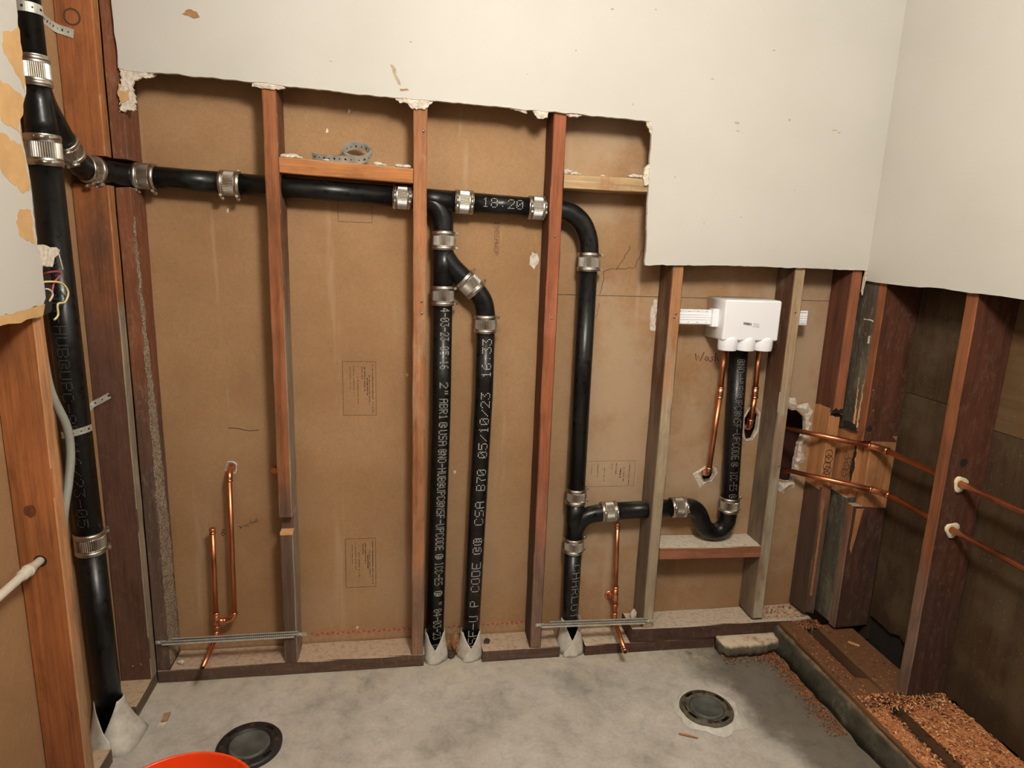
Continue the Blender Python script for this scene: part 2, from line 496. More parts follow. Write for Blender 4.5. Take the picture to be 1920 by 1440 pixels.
def m_conc():
    t = NT('concrete_floor', .8, 0, .3)
    p = t.pos((1, 1, 1), False)
    bl = t.noise(p, 3.5, 6, .62)
    c = t.ramp(bl, [(.3, lin(158, 152, 144)), (.5, lin(189, 183, 174)), (.72, lin(206, 200, 192))])
    fi = t.noise(p, 90, 4, .7)
    c = t.mix(.6, c, t.ramp(fi, [(.3, (.82, .82, .82, 1)), (.7, (1.1, 1.1, 1.09, 1))]), 'MULTIPLY')
    xyz = t.sep(p)
    wob = t.math('MULTIPLY', t.math('SUBTRACT', t.noise(p, 6, 5, .6), .5), .45)
    # darker, older slab towards the right wall
    d = t.rng(t.math('ADD', t.math('SUBTRACT', xyz[0], t.math('MULTIPLY', xyz[1], -.3)), t.math('MULTIPLY', wob, .5)), 1.71, 1.82, 0, .80, True)
    c = t.mix(d, c, lin(88, 80, 67))
    # pale plaster dust along the foot of the wall
    ft = t.rng(t.math('ADD', xyz[1], t.math('MULTIPLY', wob, .5)), -.16, -.03, 0, .65, True)
    ft = t.math('MULTIPLY', ft, t.rng(t.noise(p, 14, 4, .7), .35, .6))
    ft = t.math('MULTIPLY', ft, t.rng(xyz[0], 1.95, 1.8, 0, 1, True))
    c = t.mix(ft, c, lin(206, 194, 170))
    md = t.noise(p, 17, 6, .7, .3)
    c = t.mix(.8, c, t.ramp(md, [(.3, (.74, .73, .71, 1)), (.5, (1, 1, 1, 1)), (.72, (1.16, 1.15, 1.13, 1))]), 'MULTIPLY')
    sp = t.rng(t.noise(p, 38, 5, .75, .5), .66, .74, 0, .75, True)
    c = t.mix(sp, c, lin(210, 203, 190))
    # sawdust tint near the right curb
    sd = t.rng(t.math('ADD', t.math('SUBTRACT', xyz[0], t.math('MULTIPLY', t.math('SUBTRACT', 0.0, xyz[1]), .12)), t.math('MULTIPLY', wob, .35)), 2.04, 2.12, 0, .75, True)
    c = t.mix(t.math('MULTIPLY', sd, t.rng(t.noise(p, 40, 4, .7), .35, .6)), c, lin(150, 104, 66))
    t.bump(t.math('ADD', t.math('MULTIPLY', fi, .3), bl), .35, .003)
    return t.out(c)
M['conc'] = m_conc()

def m_curb():
    t = NT('curb_concrete', .85, 0, .25)
    p = t.pos((1, 1, 1), False)
    c = t.ramp(t.noise(p, 12, 5, .65), [(.3, lin(50, 49, 40)), (.55, lin(82, 79, 67)), (.75, lin(142, 136, 120))])
    up = t.math('MULTIPLY', t.rng(t.sep(t.normal())[2], .5, .9, 0, 1, True), t.rng(t.sep(p)[0], 2.2, 2.14, 0, 1))
    c = t.mix(up, c, t.ramp(t.noise(p, 30, 5, .65), [(.35, lin(104, 80, 56)), (.65, lin(140, 118, 90))]))
    t.bump(t.noise(p, 30, 5, .7), .6, .006)
    return t.out(c)
M['curb'] = m_curb()
def m_ledge():
    t = NT('ledge_concrete', .9, 0, .2)
    p = t.pos((1, 1, 1), False)
    c = t.ramp(t.noise(p, 20, 5, .65), [(.3, lin(70, 62, 50)), (.7, lin(120, 110, 94))])
    up = t.rng(t.sep(t.normal())[2], .45, .8, 0, 1, True)
    c = t.mix(up, c, t.ramp(t.noise(p, 30, 5, .65), [(.3, lin(176, 140, 100)), (.5, lin(214, 198, 172))]))
    t.bump(t.noise(p, 30, 5, .7), .6, .006)
    return t.out(c)
M['ledge'] = m_ledge()

def m_sheath(name, a, b, ax):
    t = NT(name, .85, 0, .15)
    s = {'y': (30, 3, 30), 'z': (30, 30, 3)}[ax]
    g = t.noise(t.pos(s), 1, 5, .65, .5)
    bl = t.noise(t.pos((1, 1, 1)), 5, 5, .6)
    c = t.ramp(g, [(.3, lin(a)), (.7, lin(b))])
    c = t.mix(t.rng(bl, .42, .66, 0, .5, True), c, lin(98, 84, 63))
    c = t.mix(t.rng(t.noise(t.pos((1, 1, 1)), 130, 3, .7), .62, .75, 0, .5), c, lin(150, 128, 98))
    z = t.sep(t.pos((1, 1, 1), False))[2]
    foot_dark = t.rng(t.math('ADD', z, t.math('MULTIPLY', bl, .25)), .42, .3, 0, .75, True)  # boards get darker towards the bottom
    c = t.mix(t.math('MULTIPLY', foot_dark, .6), c, lin(48, 38, 28))
    t.bump(g, .3, .002)
    return t.out(c)
M['sheath'] = m_sheath('sheathing_dark', (58, 44, 31), (80, 61, 43), 'z')
M['sheath2'] = m_sheath('sheathing_brown', (84, 62, 40), (110, 82, 52), 'y')

def m_wrap():
    t = NT('wrap_sheet', .55, 0, .4)
    c = t.ramp(t.noise(t.pos((1, 1, 1)), 40, 4, .6), [(.3, lin(196, 190, 178)), (.7, lin(226, 221, 210))])
    t.b.inputs['Transmission Weight'].default_value = .0
    t.b.inputs['Alpha'].default_value = .93
    return t.out(c)
M['wrap'] = m_wrap()

def m_emit():
    t = NT('lamp_diffuser', .5)
    t.b.inputs['Emission Color'].default_value = (1, .965, .90, 1)
    t.b.inputs['Emission Strength'].default_value = LAMP_POWER / (4 * math.pi ** 2 * .155 ** 2)
    return t.out((.9, .88, .82, 1))
M['diffuser'] = m_emit()
M['ceil'] = simple('ceiling_paint', (190, 180, 162), .8, var=.03, sc_=4)

# ------------------------------------------------------------------ 5x7 dot lettering
GL = {'A': '0E11111F111111', 'B': '1E11111E11111E', 'C': '0E11101010110E', 'D': '1E11111111111E', 'E': '1F10101E10101F',
      'F': '1F10101E101010', 'H': '1111111F111111', 'I': '0E04040404040E', 'L': '1010101010101F', 'N': '11191915131311',
      'O': '0E11111111110E', 'P': '1E11111E101010', 'R': '1E11111E141211', 'S': '0F10100E01011E', 'T': '1F040404040404',
      'U': '1111111111110E', 'W': '11111115151B11', '0': '0E11131519110E', '1': '040C040404040E', '2': '0E11010204081F',
      '3': '1F02040201110E', '4': '02060A121F0202', '5': '1F101E0101110E', '6': '0608101E11110E', '7': '1F010204040404',
      '8': '0E11110E11110E', '9': '0E11110F01020C', ':': '00000400000400', '/': '00010204081000', '-': '0000001F000000',
      '.': '00000000000C0C', '"': '0A0A0A00000000', ' ': '00000000000000', 'c': '0E11171417110E', 'r': '0E15171517150E'}
def dots(s):
    """yield (column, row) of each inked dot, rows counted down from the top"""
    for i, ch in enumerate(s):
        g = GL[ch]
        for r in range(7):
            bits = int(g[2 * r:2 * r + 2], 16)
            for c_ in range(5):
                if bits >> (4 - c_) & 1: yield i * 6 + c_, r

def pipe_text(mb, s, p0, p1, rad, height, ang, top_dir, out0, fat=1.0, m=0):
    """print s on a pipe from p0 (start of text) to p1 (end); ang = turn of the text's middle around the pipe;
    out0 = direction facing the viewer, top_dir = +1/-1 which way letters' tops turn round the pipe"""
    p0 = Vector(p0); p1 = Vector(p1); ax = (p1 - p0); L = ax.length; ax.normalize()
    out0 = Vector(out0); out0 = (out0 - ax * out0.dot(ax)).normalized()
    side = out0.cross(ax).normalized() * top_dir
    ncol = len(s) * 6 - 1
    du = L / ncol; dv = height / 7
    rr = rad + 0.0006
    for (c_, r) in dots(s):
        u = (c_ + .5) * du
        v = (3.0 - r) * dv
        vs = []
        for (a, b) in ((-.5, -.5), (.5, -.5), (.5, .5), (-.5, .5)):
            th = ang * top_dir + (v + b * dv * fat) / rad
            vs.append(p0 + ax * (u + a * du * min(fat, 1.0)) + (out0 * math.cos(th) + side * math.sin(th)) * rr)
        mb.add(vs, [(0, 1, 2, 3)], m)

# ================================================================== THE SETTING
floor = MB()
floor.box(-.35, 2.75, -3.2, .30, -.12, 0)
tag(floor.build('floor', M['conc']), 'bare grey concrete floor slab dusted with plaster', kind='structure')

ceil = MB(); ceil.box(-.35, 2.75, -3.2, .30, CEIL, CEIL + .1)
tag(ceil.build('ceiling', M['ceil']), 'plain painted ceiling', kind='structure')

# ---- back wall
wb = thing('wall_back', (1.1, YG, 0), 'back wall of brown gypsum board with cut cream drywall above', kind='structure')
gy = lambda mb, outer, holes=(): mb.prism(outer, fxz, YG, YG + .013, holes, 0, 1, 1)
hole_l1 = blob(.233, .690, .014, .016, 12, .2, 3)
g1 = MB(); gy(g1, [(-.35, 0), (.827, 0), (.827, CEIL), (-.35, CEIL)], [hole_l1])
gp1 = g1.build('gypsum_panel', [M['gyp'], M['plaster']], wb)
g2 = MB(); gy(g2, [(.8285, 0), (1.236, 0), (1.236, CEIL), (.8285, CEIL)])
gp2 = g2.build('gypsum_panel', [M['gyp'], M['plaster']], wb)
ZS = 1.266
hole_w1 = blob(1.868, .635, .022, .026, 12, .2, 4)
hole_w2 = [(1.985, .84), (2.0, .87), (2.022, .872), (2.036, .85), (2.034, .80), (2.022, .765), (2.0, .76), (1.99, .79)]
hole_m = blob(1.528, .152, .016, .02, 10, .15, 5)
hole_b = rag([(2.10, .885), (2.18, .872), (2.215, .845), (2.225, .80), (2.205, .745), (2.20, .66), (2.195, .60), (2.10, .605)], .012, .004, 6)
g3 = MB(); gy(g3, [(1.2375, 0), (2.55, 0), (2.55, ZS - .0012), (1.2375, ZS - .0012)], [hole_w1, hole_w2, hole_b])
gp3 = g3.build('gypsum_panel', [M['gyp'], M['plaster']], wb)
g4 = MB(); gy(g4, [(1.2375, ZS + .0008), (2.55, ZS + .0008), (2.55, CEIL), (1.2375, CEIL)])
gp4 = g4.build('gypsum_panel', [M['gyp'], M['plaster']], wb)
vb = MB(); vb.box(1.2, 2.45, .26, .28, 0, 1.6)
tag(vb.build('rear_board', M['void'], wb), 'dark reddish board seen through the hole')

# ragged plaster rings round the holes
def torn_ring(parent, hole, grow, seed, lift=.0035, only=None, mt='plaster'):
    cx = sum(p[0] for p in hole) / len(hole); cz = sum(p[1] for p in hole) / len(hole)
    rnd = random.Random(seed); out = []
    for i, p in enumerate(hole):
        d = Vector((p[0] - cx, p[1] - cz)); L = d.length; d.normalize()
        g_ = grow * (0.5 + rnd.random()) * (only(d) if only else 1)
        out.append((p[0] + d.x * g_, p[1] + d.y * g_))
    mb = MB(); b = 0; n = len(hole)
    for i in range(n):
        j = (i + 1) % n
        h0, h1, o0, o1 = hole[i], hole[j], out[i], out[j]
        m0 = ((h0[0] + o0[0]) / 2, (h0[1] + o0[1]) / 2); m1 = ((h1[0] + o1[0]) / 2, (h1[1] + o1[1]) / 2)
        l0 = lift * (.5 + ((i * 37) % 11) / 11); l1 = lift * (.5 + ((j * 37) % 11) / 11)
        mb.add([(h0[0], YG + .004, h0[1]), (h1[0], YG + .004, h1[1]), (m1[0], YG - l1, m1[1]), (m0[0], YG - l0, m0[1]), (o1[0], YG - .0002, o1[1]), (o0[0], YG - .0002, o0[1])],
               [(0, 1, 2, 3), (3, 2, 4, 5)])
    return mb.build('torn_plaster_edge', M[mt], parent)
torn_ring(gp1, hole_l1, .006, 1)
torn_ring(gp3, hole_w1, .022, 2, only=lambda d: 1.4 if d.x < 0 and d.y < .3 else .5)
torn_ring(gp3, hole_w2, .012, 3)
torn_ring(gp3, hole_b, .028, 5, .008, only=lambda d: 1.2 if d.x > -.3 or d.y < -.5 else .2)

# stamps, crayon notes and cracks on the gypsum paper
def stamp(parent, x0, x1, z0, z1, seed, full=True, faint=False):
    rnd = random.Random(seed); mb = MB(); wd = .0012
    c = [(x0, z0), (x1, z0), (x1, z1), (x0, z1)]
    for i in range(4 if full else 3):
        a = c[[3, 0, 1, 2][i]]; b = c[[0, 1, 2, 3][i]]
        mb.ribbon([a, b], wd * (.6 if faint else 1), fxz, YG - .0006)
    if full:      # fine print running down the stamp, too small to read
        W_ = x1 - x0; H_ = z1 - z0
        for (fx, a, b, dw) in ((.90, .05, .95, .0035), (.80, .25, .80, .0032), (.74, .3, .62, .005), (.66, .1, .55, .004), (.58, .1, .3, .003), (.45, .28, .78, .0026), (.33, .08, .62, .0022), (.22, .1, .5, .0022)):
            x = x0 + W_ * fx; z = z1 - H_ * a
            while z > z1 - H_ * b:
                l = .0015 + rnd.random() * .003
                mb.ribbon([(x + (rnd.random() - .5) * .0012, z), (x + (rnd.random() - .5) * .0012, z - l)], dw * (.5 + rnd.random() * .5), fxz, YG - .0006)
                z -= l + .0014 + (rnd.random() < .15) * .004
    mb.build('printed_stamp', M['ink'], parent)
stamp(gp1, .587, .691, .861, 1.038, 1)
stamp(gp1, .585, .685, .249, .429, 2)
stamp(gp1, .582, .684, 1.471, 1.60, 3, False)
stamp(gp3, 1.385, 1.588, .596, .690, 4, True, True)

mb = MB()
for (c_, r) in dots('190SAWOP'):
    u = c_ * .00225; v = r * .0022
    x = 1.077 - v; z = 1.490 - u
    mb.ribbon([(x, z), (x, z - .0021)], .0016, fxz, YG - .0005)
mb.build('printed_code', M['ink'], gp2)

def strokes(parent, name, lines, wd, mt):
    mb = MB()
    for l in lines: mb.ribbon(l, wd, fxz, YG - .0006)
    return mb.build(name, M[mt], parent)
strokes(gp3, 'crayon_word', [
    [(1.774, 1.075), (1.780, 1.050), (1.787, 1.066), (1.794, 1.048), (1.806, 1.080)],
    [(1.823, 1.062), (1.815, 1.064), (1.811, 1.055), (1.816, 1.049), (1.824, 1.060), (1.827, 1.049)],
    [(1.842, 1.064), (1.834, 1.062), (1.840, 1.054), (1.834, 1.047), (1.829, 1.050)],
    [(1.850, 1.078), (1.848, 1.048), (1.856, 1.062), (1.862, 1.048)]], .0034, 'ink_red')
strokes(gp1, 'pen_note', [
    [(.197, .468), (.190, .462), (.196, .455), (.201, .462), (.194, .470), (.196, .477), (.203, .474)],
    [(.246, .487), (.252, .484), (.250, .479), (.258, .486)], [(.262, .490), (.268, .486), (.273, .494), (.276, .486)],
    [(.28, .494), (.284, .506), (.288, .493), (.294, .503)], [(.297, .498), (.302, .512), (.305, .499)]], .0024, 'ink_black')
strokes(gp1, 'pen_line', [[(.231, .822), (.26, .820), (.276, .815), (.295, .811), (.324, .814)]], .0018, 'ink_black')
strokes(gp3, 'hairline_crack', [rag([(1.410, 1.19), (1.420, 1.24)], .012, .003, 3, False)], .0012, 'crack')
strokes(gp4, 'hairline_crack', [rag([(1.419, 1.268), (1.426, 1.342), (1.470, 1.354), (1.497, 1.40), (1.512, 1.43)], .010, .004, 4, False),
                                rag([(1.470, 1.354), (1.535, 1.362), (1.555, 1.42)], .010, .004, 9, False)], .0018, 'crack')
# torn patches of plaster showing through the paper
def patch(parent, outer, seed, mt='plaster', d=.002, amp=.004, name='torn_patch', fn=fxz, y=YG):
    mb = MB(); mb.prism(rag(outer, .008, amp, seed), fn, y - d, y + .001); return mb.build(name, M[mt], parent)
patch(gp2, [(1.186, 1.40), (1.203, 1.395), (1.208, 1.365), (1.195, 1.345), (1.178, 1.36)], 1)
patch(gp2, [(1.192, 1.455), (1.202, 1.45), (1.200, 1.40), (1.193, 1.405)], 2, 'chip_brown')
patch(gp3, [(1.610, 1.258), (1.622, 1.256), (1.622, 1.15), (1.603, 1.155), (1.600, 1.20)], 3)
for i, (x, z) in enumerate(((.30, 1.60), (.265, 1.49), (.79, .995), (.62, .095), (.95, .66), (1.03, 1.28), (.62, 1.79), (.555, 1.73))):
    patch(gp1 if x < .82 else gp2, blob(x, z, .004, .006, 8, .4, i + 20), i, d=.001, amp=.0)
# red printed paper tape along the foot of the boards
tp = MB(); tp.prism([(.05, .050), (1.22, .050), (1.22, .086), (.05, .083)], fxz, YG - .0012, YG - .0002)
tape = tp.build('paper_tape', M['paper_back'], gp1)
tr = MB()
for i in range(44):
    x = .46 + i * .0175
    if .81 < x < .93 or 1.20 < x: continue
    if i % 2: tr.add([(x, YG - .0016, .074), (x + .014, YG - .0016, .074), (x + .007, YG - .0016, .085)], [(0, 1, 2)])
    else: tr.add([(x, YG - .0016, .085), (x + .014, YG - .0016, .085), (x + .007, YG - .0016, .074)], [(0, 1, 2)])
tr.build('red_print', M['tape_red'], tape)

# cream drywall still hanging above
DW = -.013
top_cut = [(.036, CEIL), (.036, 1.992), (.039, 1.838), (.055, 1.834), (.2, 1.832), (.384, 1.827), (.56, 1.820), (.70, 1.813), (.80, 1.812), (.934, 1.811),
           (1.10, 1.805), (1.231, 1.803), (1.36, 1.800), (1.512, 1.796), (1.517, 1.77), (1.515, 1.70), (1.519, 1.62), (1.522, 1.50), (1.526, 1.372), (1.70, 1.376), (1.86, 1.378),
           (2.05, 1.378), (2.283, 1.378), (2.296, 1.376), (2.296, CEIL)]
edge = rag(top_cut, .014, .0016, 11, True, skip=(24, 23, 22))
mb = MB(); mb.prism(edge, fxz, DW, -.0006, m=0, ms=1, mb=2)
dwb = tag(mb.build('drywall_panel', [M['paint'], M['plaster'], M['paper_back']], wb), 'cream painted drywall with a jagged lower cut')
def ragged(parent, pts, y0, y1, seed, mt='plaster', amp=.004):
    mb = MB(); cx = sum(p[0] for p in pts) / len(pts); cz = max(p[1] for p in pts)
    for k in range(4 if mt == 'plaster' else 1):
        f = 1 - k * .16
        q = [(cx + (p[0] - cx) * (1 - k * .07), cz + (p[1] - cz) * f) for p in pts]
        mb.prism(rag(q, .0045, amp * .9, seed * 9 + k), fxz, y0 + .003 - k * .0011, y1 - k * .0004)
    return mb.build('torn_plaster_edge', M[mt], parent)
ragged(dwb, [(.039, 1.84), (.10, 1.838), (.13, 1.828), (.085, 1.815), (.072, 1.81), (.068, 1.79), (.072, 1.765), (.075, 1.738), (.030, 1.730), (.036, 1.77), (.045, 1.80)], -.0115, -.0008, 1)
ragged(dwb, [(.037, 1.800), (.062, 1.800), (.060, 1.762), (.040, 1.752), (.034, 1.775)], -.0128, -.0116, 2, 'paper_tan', .002)
ragged(dwb, [(.375, 1.828), (.45, 1.828), (.46, 1.818), (.42, 1.813), (.372, 1.816)], -.011, -.0008, 3, amp=.002)
ragged(dwb, [(.755, 1.814), (.862, 1.812), (.85, 1.797), (.835, 1.787), (.80, 1.789), (.785, 1.802), (.765, 1.806)], -.011, -.0008, 4)
ragged(dwb, [(1.150, 1.806), (1.20, 1.804), (1.195, 1.787), (1.172, 1.783), (1.157, 1.793)], -.011, -.0008, 5, amp=.003)
ragged(dwb, [(1.07, 1.808), (1.13, 1.807), (1.135, 1.796), (1.11, 1.801)], -.010, -.0008, 6, amp=.002)
ragged(dwb, [(1.495, 1.799), (1.519, 1.797), (1.519, 1.745), (1.510, 1.775)], -.011, -.0008, 7, amp=.003)
ragged(dwb, [(1.520, 1.675), (1.521, 1.615), (1.508, 1.610), (1.500, 1.640), (1.508, 1.662)], -.012, .004, 8, amp=.004)
ragged(dwb, [(1.250, 1.800), (1.30, 1.800), (1.285, 1.794), (1.262, 1.793)], -.010, -.0008, 9, amp=.002)
def scuffs(parent, pts, mt, seed, y=DW, amp=.003, nm='scuff_mark'):
    mb = MB(); mb.prism(rag(pts, .006, amp, seed), fxz, y - .0005, y + .0002); return mb.build(nm, M[mt], parent)
scuffs(dwb, [(.205, 1.982), (.222, 1.994), (.243, 1.990), (.250, 1.976), (.236, 1.972), (.222, 1.978)], 'chip_brown', 1)
scuffs(dwb, [(.742, 1.898), (.752, 1.896), (.763, 1.868), (.772, 1.845), (.764, 1.847), (.752, 1.870)], 'scuff', 2, amp=.002)
scuffs(dwb, [(.768, 1.836), (.790, 1.838), (.795, 1.834), (.772, 1.830)], 'chip_brown', 3, amp=.001)
for i, (x, z, a, b) in enumerate(((1.785, 1.808, .010, .006), (1.79, 1.785, .008, .003), (2.113, 1.806, .014, .004), (2.13, 1.80, .008, .003), (1.691, 1.926, .010, .003), (1.708, 1.505, .004, .004),
                                  (1.956, 1.827, .005, .004), (1.269, 1.973, .004, .005), (.582, 1.894, .005, .002), (.799, 1.960, .006, .003), (1.60, 1.64, .004, .003), (1.83, 1.53, .003, .003), (1.45, 1.84, .003, .005),
                                  (1.88, 2.02, .006, .003), (1.50, 2.10, .005, .003), (1.13, 1.90, .004, .002), (1.37, 2.09, .006, .004), (2.0, 1.62, .003, .002))):
    scuffs(dwb, blob(x, z, a * .7, b * .7, 9, .35, 40 + i), 'scuff', i, amp=.0)

# ---- right wall
wr = thing('wall_right', (XR, -.8, 0), 'right wall opened to dark sheathing below cream drywall', kind='structure')
mb = MB()
pr = [(-.013, CEIL), (-.013, 1.344), (-.03, 1.3435), (-.07, 1.341), (-.34, 1.341), (-.59, 1.331), (-.9, 1.33), (-3.2, 1.33), (-3.2, CEIL)]
mb.prism(rag(pr, .03, .0018, 5, True, skip=(0, 6, 7, 8)), fyz, 2.296, XR - .0006, m=0, ms=1, mb=2)
dwr = tag(mb.build('drywall_panel', [M['paint'], M['plaster'], M['paper_back']], wr), 'cream painted drywall of the right wall')
def shpanel(y0, y1, z0, z1, mt, seed, ragb=False):
    mb = MB()
    pts = [(y0, z1), (y1, z1), (y1, z0), (y0, z0)]
    if ragb: pts = rag(pts, .02, .010, seed, True, skip=(0, 1, 3))
    mb.prism(pts, fyz, XS + seed * .0007, XS + .016)
    return mb.build('sheathing_board', M[mt], wr)
shpanel(-.095, .102, .06, CEIL, 'sheath', 1)
shpanel(-.41, -.0965, .985, CEIL, 'sheath', 2)
shpanel(-.41, -.0965, .155, .983, 'sheath', 3, True)
shpanel(-.82, -.412, .10, .95, 'sheath', 2, True)
shpanel(-.82, -.412, .952, CEIL, 'sheath2', 1)
shpanel(-1.3, -.822, .10, CEIL, 'sheath2', 3)
shpanel(-3.2, -1.302, .10, CEIL, 'sheath2', 1)
mb = MB(); mb.box(2.4575, 2.475, -3.2, .103, -.1, CEIL)  # added dark sheet behind the sheathing, keeps outside light out of the gaps
mb.build('light_block_board', M['char_shade'], wr)

# ---- left wall
wl = thing('wall_left', (0, -.8, 0), 'left wall with torn cream drywall over an open stud bay', kind='structure')
mb = MB(); mb.prism([(-3.2, 0), (.10, 0), (.10, CEIL), (-3.2, CEIL)], fyz, -LD, -LD - .013, m=0, ms=1)
mb.build('gypsum_panel', [M['gyp'], M['plaster']], wl)
ledge = [(-.418, CEIL), (-.419, 1.866), (-.422, 1.826), (-.421, 1.766), (-.418, 1.726), (-.42, 1.69), (-.455, 1.635), (-.457, 1.596), (-.445, 1.545), (-.441, 1.487),
         (-.445, 1.449), (-.443, 1.383), (-.431, 1.338), (-.433, 1.27), (-.445, 1.258), (-.534, 1.252), (-.606, 1.250), (-.9, 1.250), (-3.2, 1.25), (-3.2, CEIL)]
mb = MB(); mb.prism(rag(ledge, .012, .0025, 9, True, skip=(17, 18, 19)), fyz, .013, .0006, m=0, ms=1, mb=2)
dwl = tag(mb.build('drywall_panel', [M['paint'], M['plaster'], M['paper_tan']], wl), 'cream drywall with torn brown paper patches')
def lpatch(pts, seed, mt='paper_tan', amp=.004):
    mb = MB(); mb.prism(rag(pts, .007, amp, seed), fyz, .0136, .0128); return mb.build('torn_paper_patch', M[mt], dwl)
lpatch([(-.424, 1.818), (-.43, 1.808), (-.481, 1.79), (-.488, 1.765), (-.465, 1.735), (-.438, 1.715), (-.425, 1.69), (-.422, 1.75)], 1)
lpatch([(-.53, 1.70), (-.47, 1.69), (-.428, 1.68), (-.458, 1.63), (-.462, 1.605), (-.52, 1.62), (-.55, 1.66)], 2)
lpatch([(-.55, 1.60), (-.515, 1.597), (-.464, 1.585), (-.450, 1.545), (-.448, 1.497), (-.475, 1.487), (-.52, 1.51), (-.56, 1.55)], 3)
lpatch([(-.452, 1.455), (-.50, 1.448), (-.512, 1.43), (-.507, 1.404), (-.47, 1.392), (-.448, 1.388)], 4)
mb = MB(); mb.prism(rag([(-.437, 1.258), (-.62, 1.25), (-.9, 1.25), (-.9, 1.228), (-.62, 1.228), (-.45, 1.234)], .02, .003, 8), fyz, .0126, .004)
mb.build('torn_lower_edge', M['paper_tan'], dwl)

# ================================================================== FRAMING
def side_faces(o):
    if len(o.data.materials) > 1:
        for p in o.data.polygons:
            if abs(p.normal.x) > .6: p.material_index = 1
M['side_red'] = wood('side_red', (112, 70, 50), (96, 76, 64), .3, .9)  # aged sides, with the shade between studs also put into the colour
M['side_brown'] = wood('side_brown', (104, 72, 52), (132, 116, 98), .7, 1.15, patch=(150, 134, 112), patch_amt=.4)  # aged brown side, likewise darkened for recess shade
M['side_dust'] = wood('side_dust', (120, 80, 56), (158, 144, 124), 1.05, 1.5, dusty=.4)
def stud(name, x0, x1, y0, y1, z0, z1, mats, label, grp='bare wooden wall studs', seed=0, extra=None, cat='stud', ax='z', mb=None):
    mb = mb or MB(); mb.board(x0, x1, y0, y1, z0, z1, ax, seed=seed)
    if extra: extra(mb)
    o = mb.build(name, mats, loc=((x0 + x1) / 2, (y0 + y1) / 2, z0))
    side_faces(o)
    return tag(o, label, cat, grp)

E2 = .0008
YB = YG - E2
PZ = .045     # top of the sole plate
# L: first back-wall stud, notched through for the vent pipe
mb = MB(); mb.board(.0008, SW, 0, YB, PZ, 1.536, seed=1, ends=.006); mb.board(.0008, SW, 0, YB, 1.612, CEIL, seed=2, ends=.006); mb.board(.0008, SW, .082, YB, 1.53, 1.62, seed=3)
stL = tag(mb.build('wood_stud', M['stud_red'], loc=(.02, .05, PZ)), 'notched reddish stud in the left corner, first of the back wall', 'stud', 'bare wooden wall studs')
# dust that clings to the edges of the two left corner studs
def dust_strip(parent, fn, d, pts, seed, mt='paper_back', amp=.005):
    mb = MB(); mb.prism(rag(pts, .006, amp, seed), fn, d, d - .0004); return mb.build('dust_streak', M[mt], parent)
def m_dust():
    t = NT('pale_dust', .95, 0, .1)
    p = t.pos((1, 1, 1), False)
    k = t.rng(t.noise(p, 190, 4, .7), .36, .56, 0, 1)
    t.l(k, t.b.inputs['Alpha'])
    return t.out(t.ramp(t.noise(p, 60, 4, .6), [(.3, lin(150, 134, 114)), (.7, lin(186, 170, 148))]))
M['dust'] = m_dust()
dust_strip(stL, fyz, SW + .0012, [(.001, .06), (.095, .06), (.09, .45), (.066, .75), (.040, 1.05), (.022, 1.3), (.012, 1.46), (.004, 1.46), (.001, 1.2)], 3, 'dust')
# A: patched stud
mb = MB(); mb.board(.3945, .434, 0, YB, .558, CEIL, seed=4); mb.board(.3945, .434, .03, YB, .50, .56, seed=5); mb.board(.3945, .434, 0, YB, PZ, .505, seed=6)
stA = tag(mb.build('wood_stud', [M['stud_orange'], M['side_dust']], loc=(.414, .05, PZ)), 'reddish stud with a cut-out gap low down, left of the strap roll', 'stud', 'bare wooden wall studs')
side_faces(stA)
mb = MB(); mb.box(.395, .4335, -.0006, .032, .498, .5068); mb.build('cut_end', M['shaving_pale'], stA)
stB = stud('wood_stud', .8073, .8469, 0, YB, PZ, CEIL, M['stud_tan'], 'tan stud standing right beside the printed double drain pipes', seed=7)
stC = stud('wood_stud', 1.2153, 1.2549, 0, YB, PZ, CEIL, [M['stud_redtan'], M['side_red']], 'reddish stud in front of the elbow, left of the third drain pipe', seed=8)
stD = stud('wood_stud', 1.6222, 1.6618, 0, YB, .098, 1.60, [M['stud_grey'], M['side_brown']], 'weathered stud left of the white outlet box, greyish lower down', seed=9)
stE = stud('wood_stud', 2.0438, 2.0834, 0, YB, .110, 1.60, [M['stud_pale'], M['side_brown']], 'pale grey whitewashed stud just right of the white outlet box', seed=10)
# hidden stud behind the drywall edge, seen dark at the opening's upper right
stH = stud('wood_stud', 1.565, 1.605, 0, YB, 1.385, CEIL, M['stud_red'], 'short dark stud half hidden behind the cream drywall edge', seed=21)
# F: corner stud with drilled-out notch
mb = MB(); mb.board(2.2515, 2.291, 0, YB, .118, .618, seed=11, ends=.02); mb.board(2.2515, 2.291, 0, YB, .888, CEIL, seed=12, ends=.02)
stF = tag(mb.build('wood_stud', [M['stud_corner'], M['side_red']], loc=(2.271, .05, .118)), 'orange corner stud drilled out behind two copper pipes', 'stud', 'bare wooden wall studs')
side_faces(stF)
mb = MB(); mb.board(2.2515, 2.2935, .012, YB, .60, .90, seed=13); mb.build('notch_core', M['fresh_wood'], stF)
dust_strip(stF, fxz, -.0012, [(2.262, .19), (2.272, .19), (2.270, .45), (2.268, .56), (2.259, .57), (2.262, .4)], 5, 'fresh_wood', .0009)
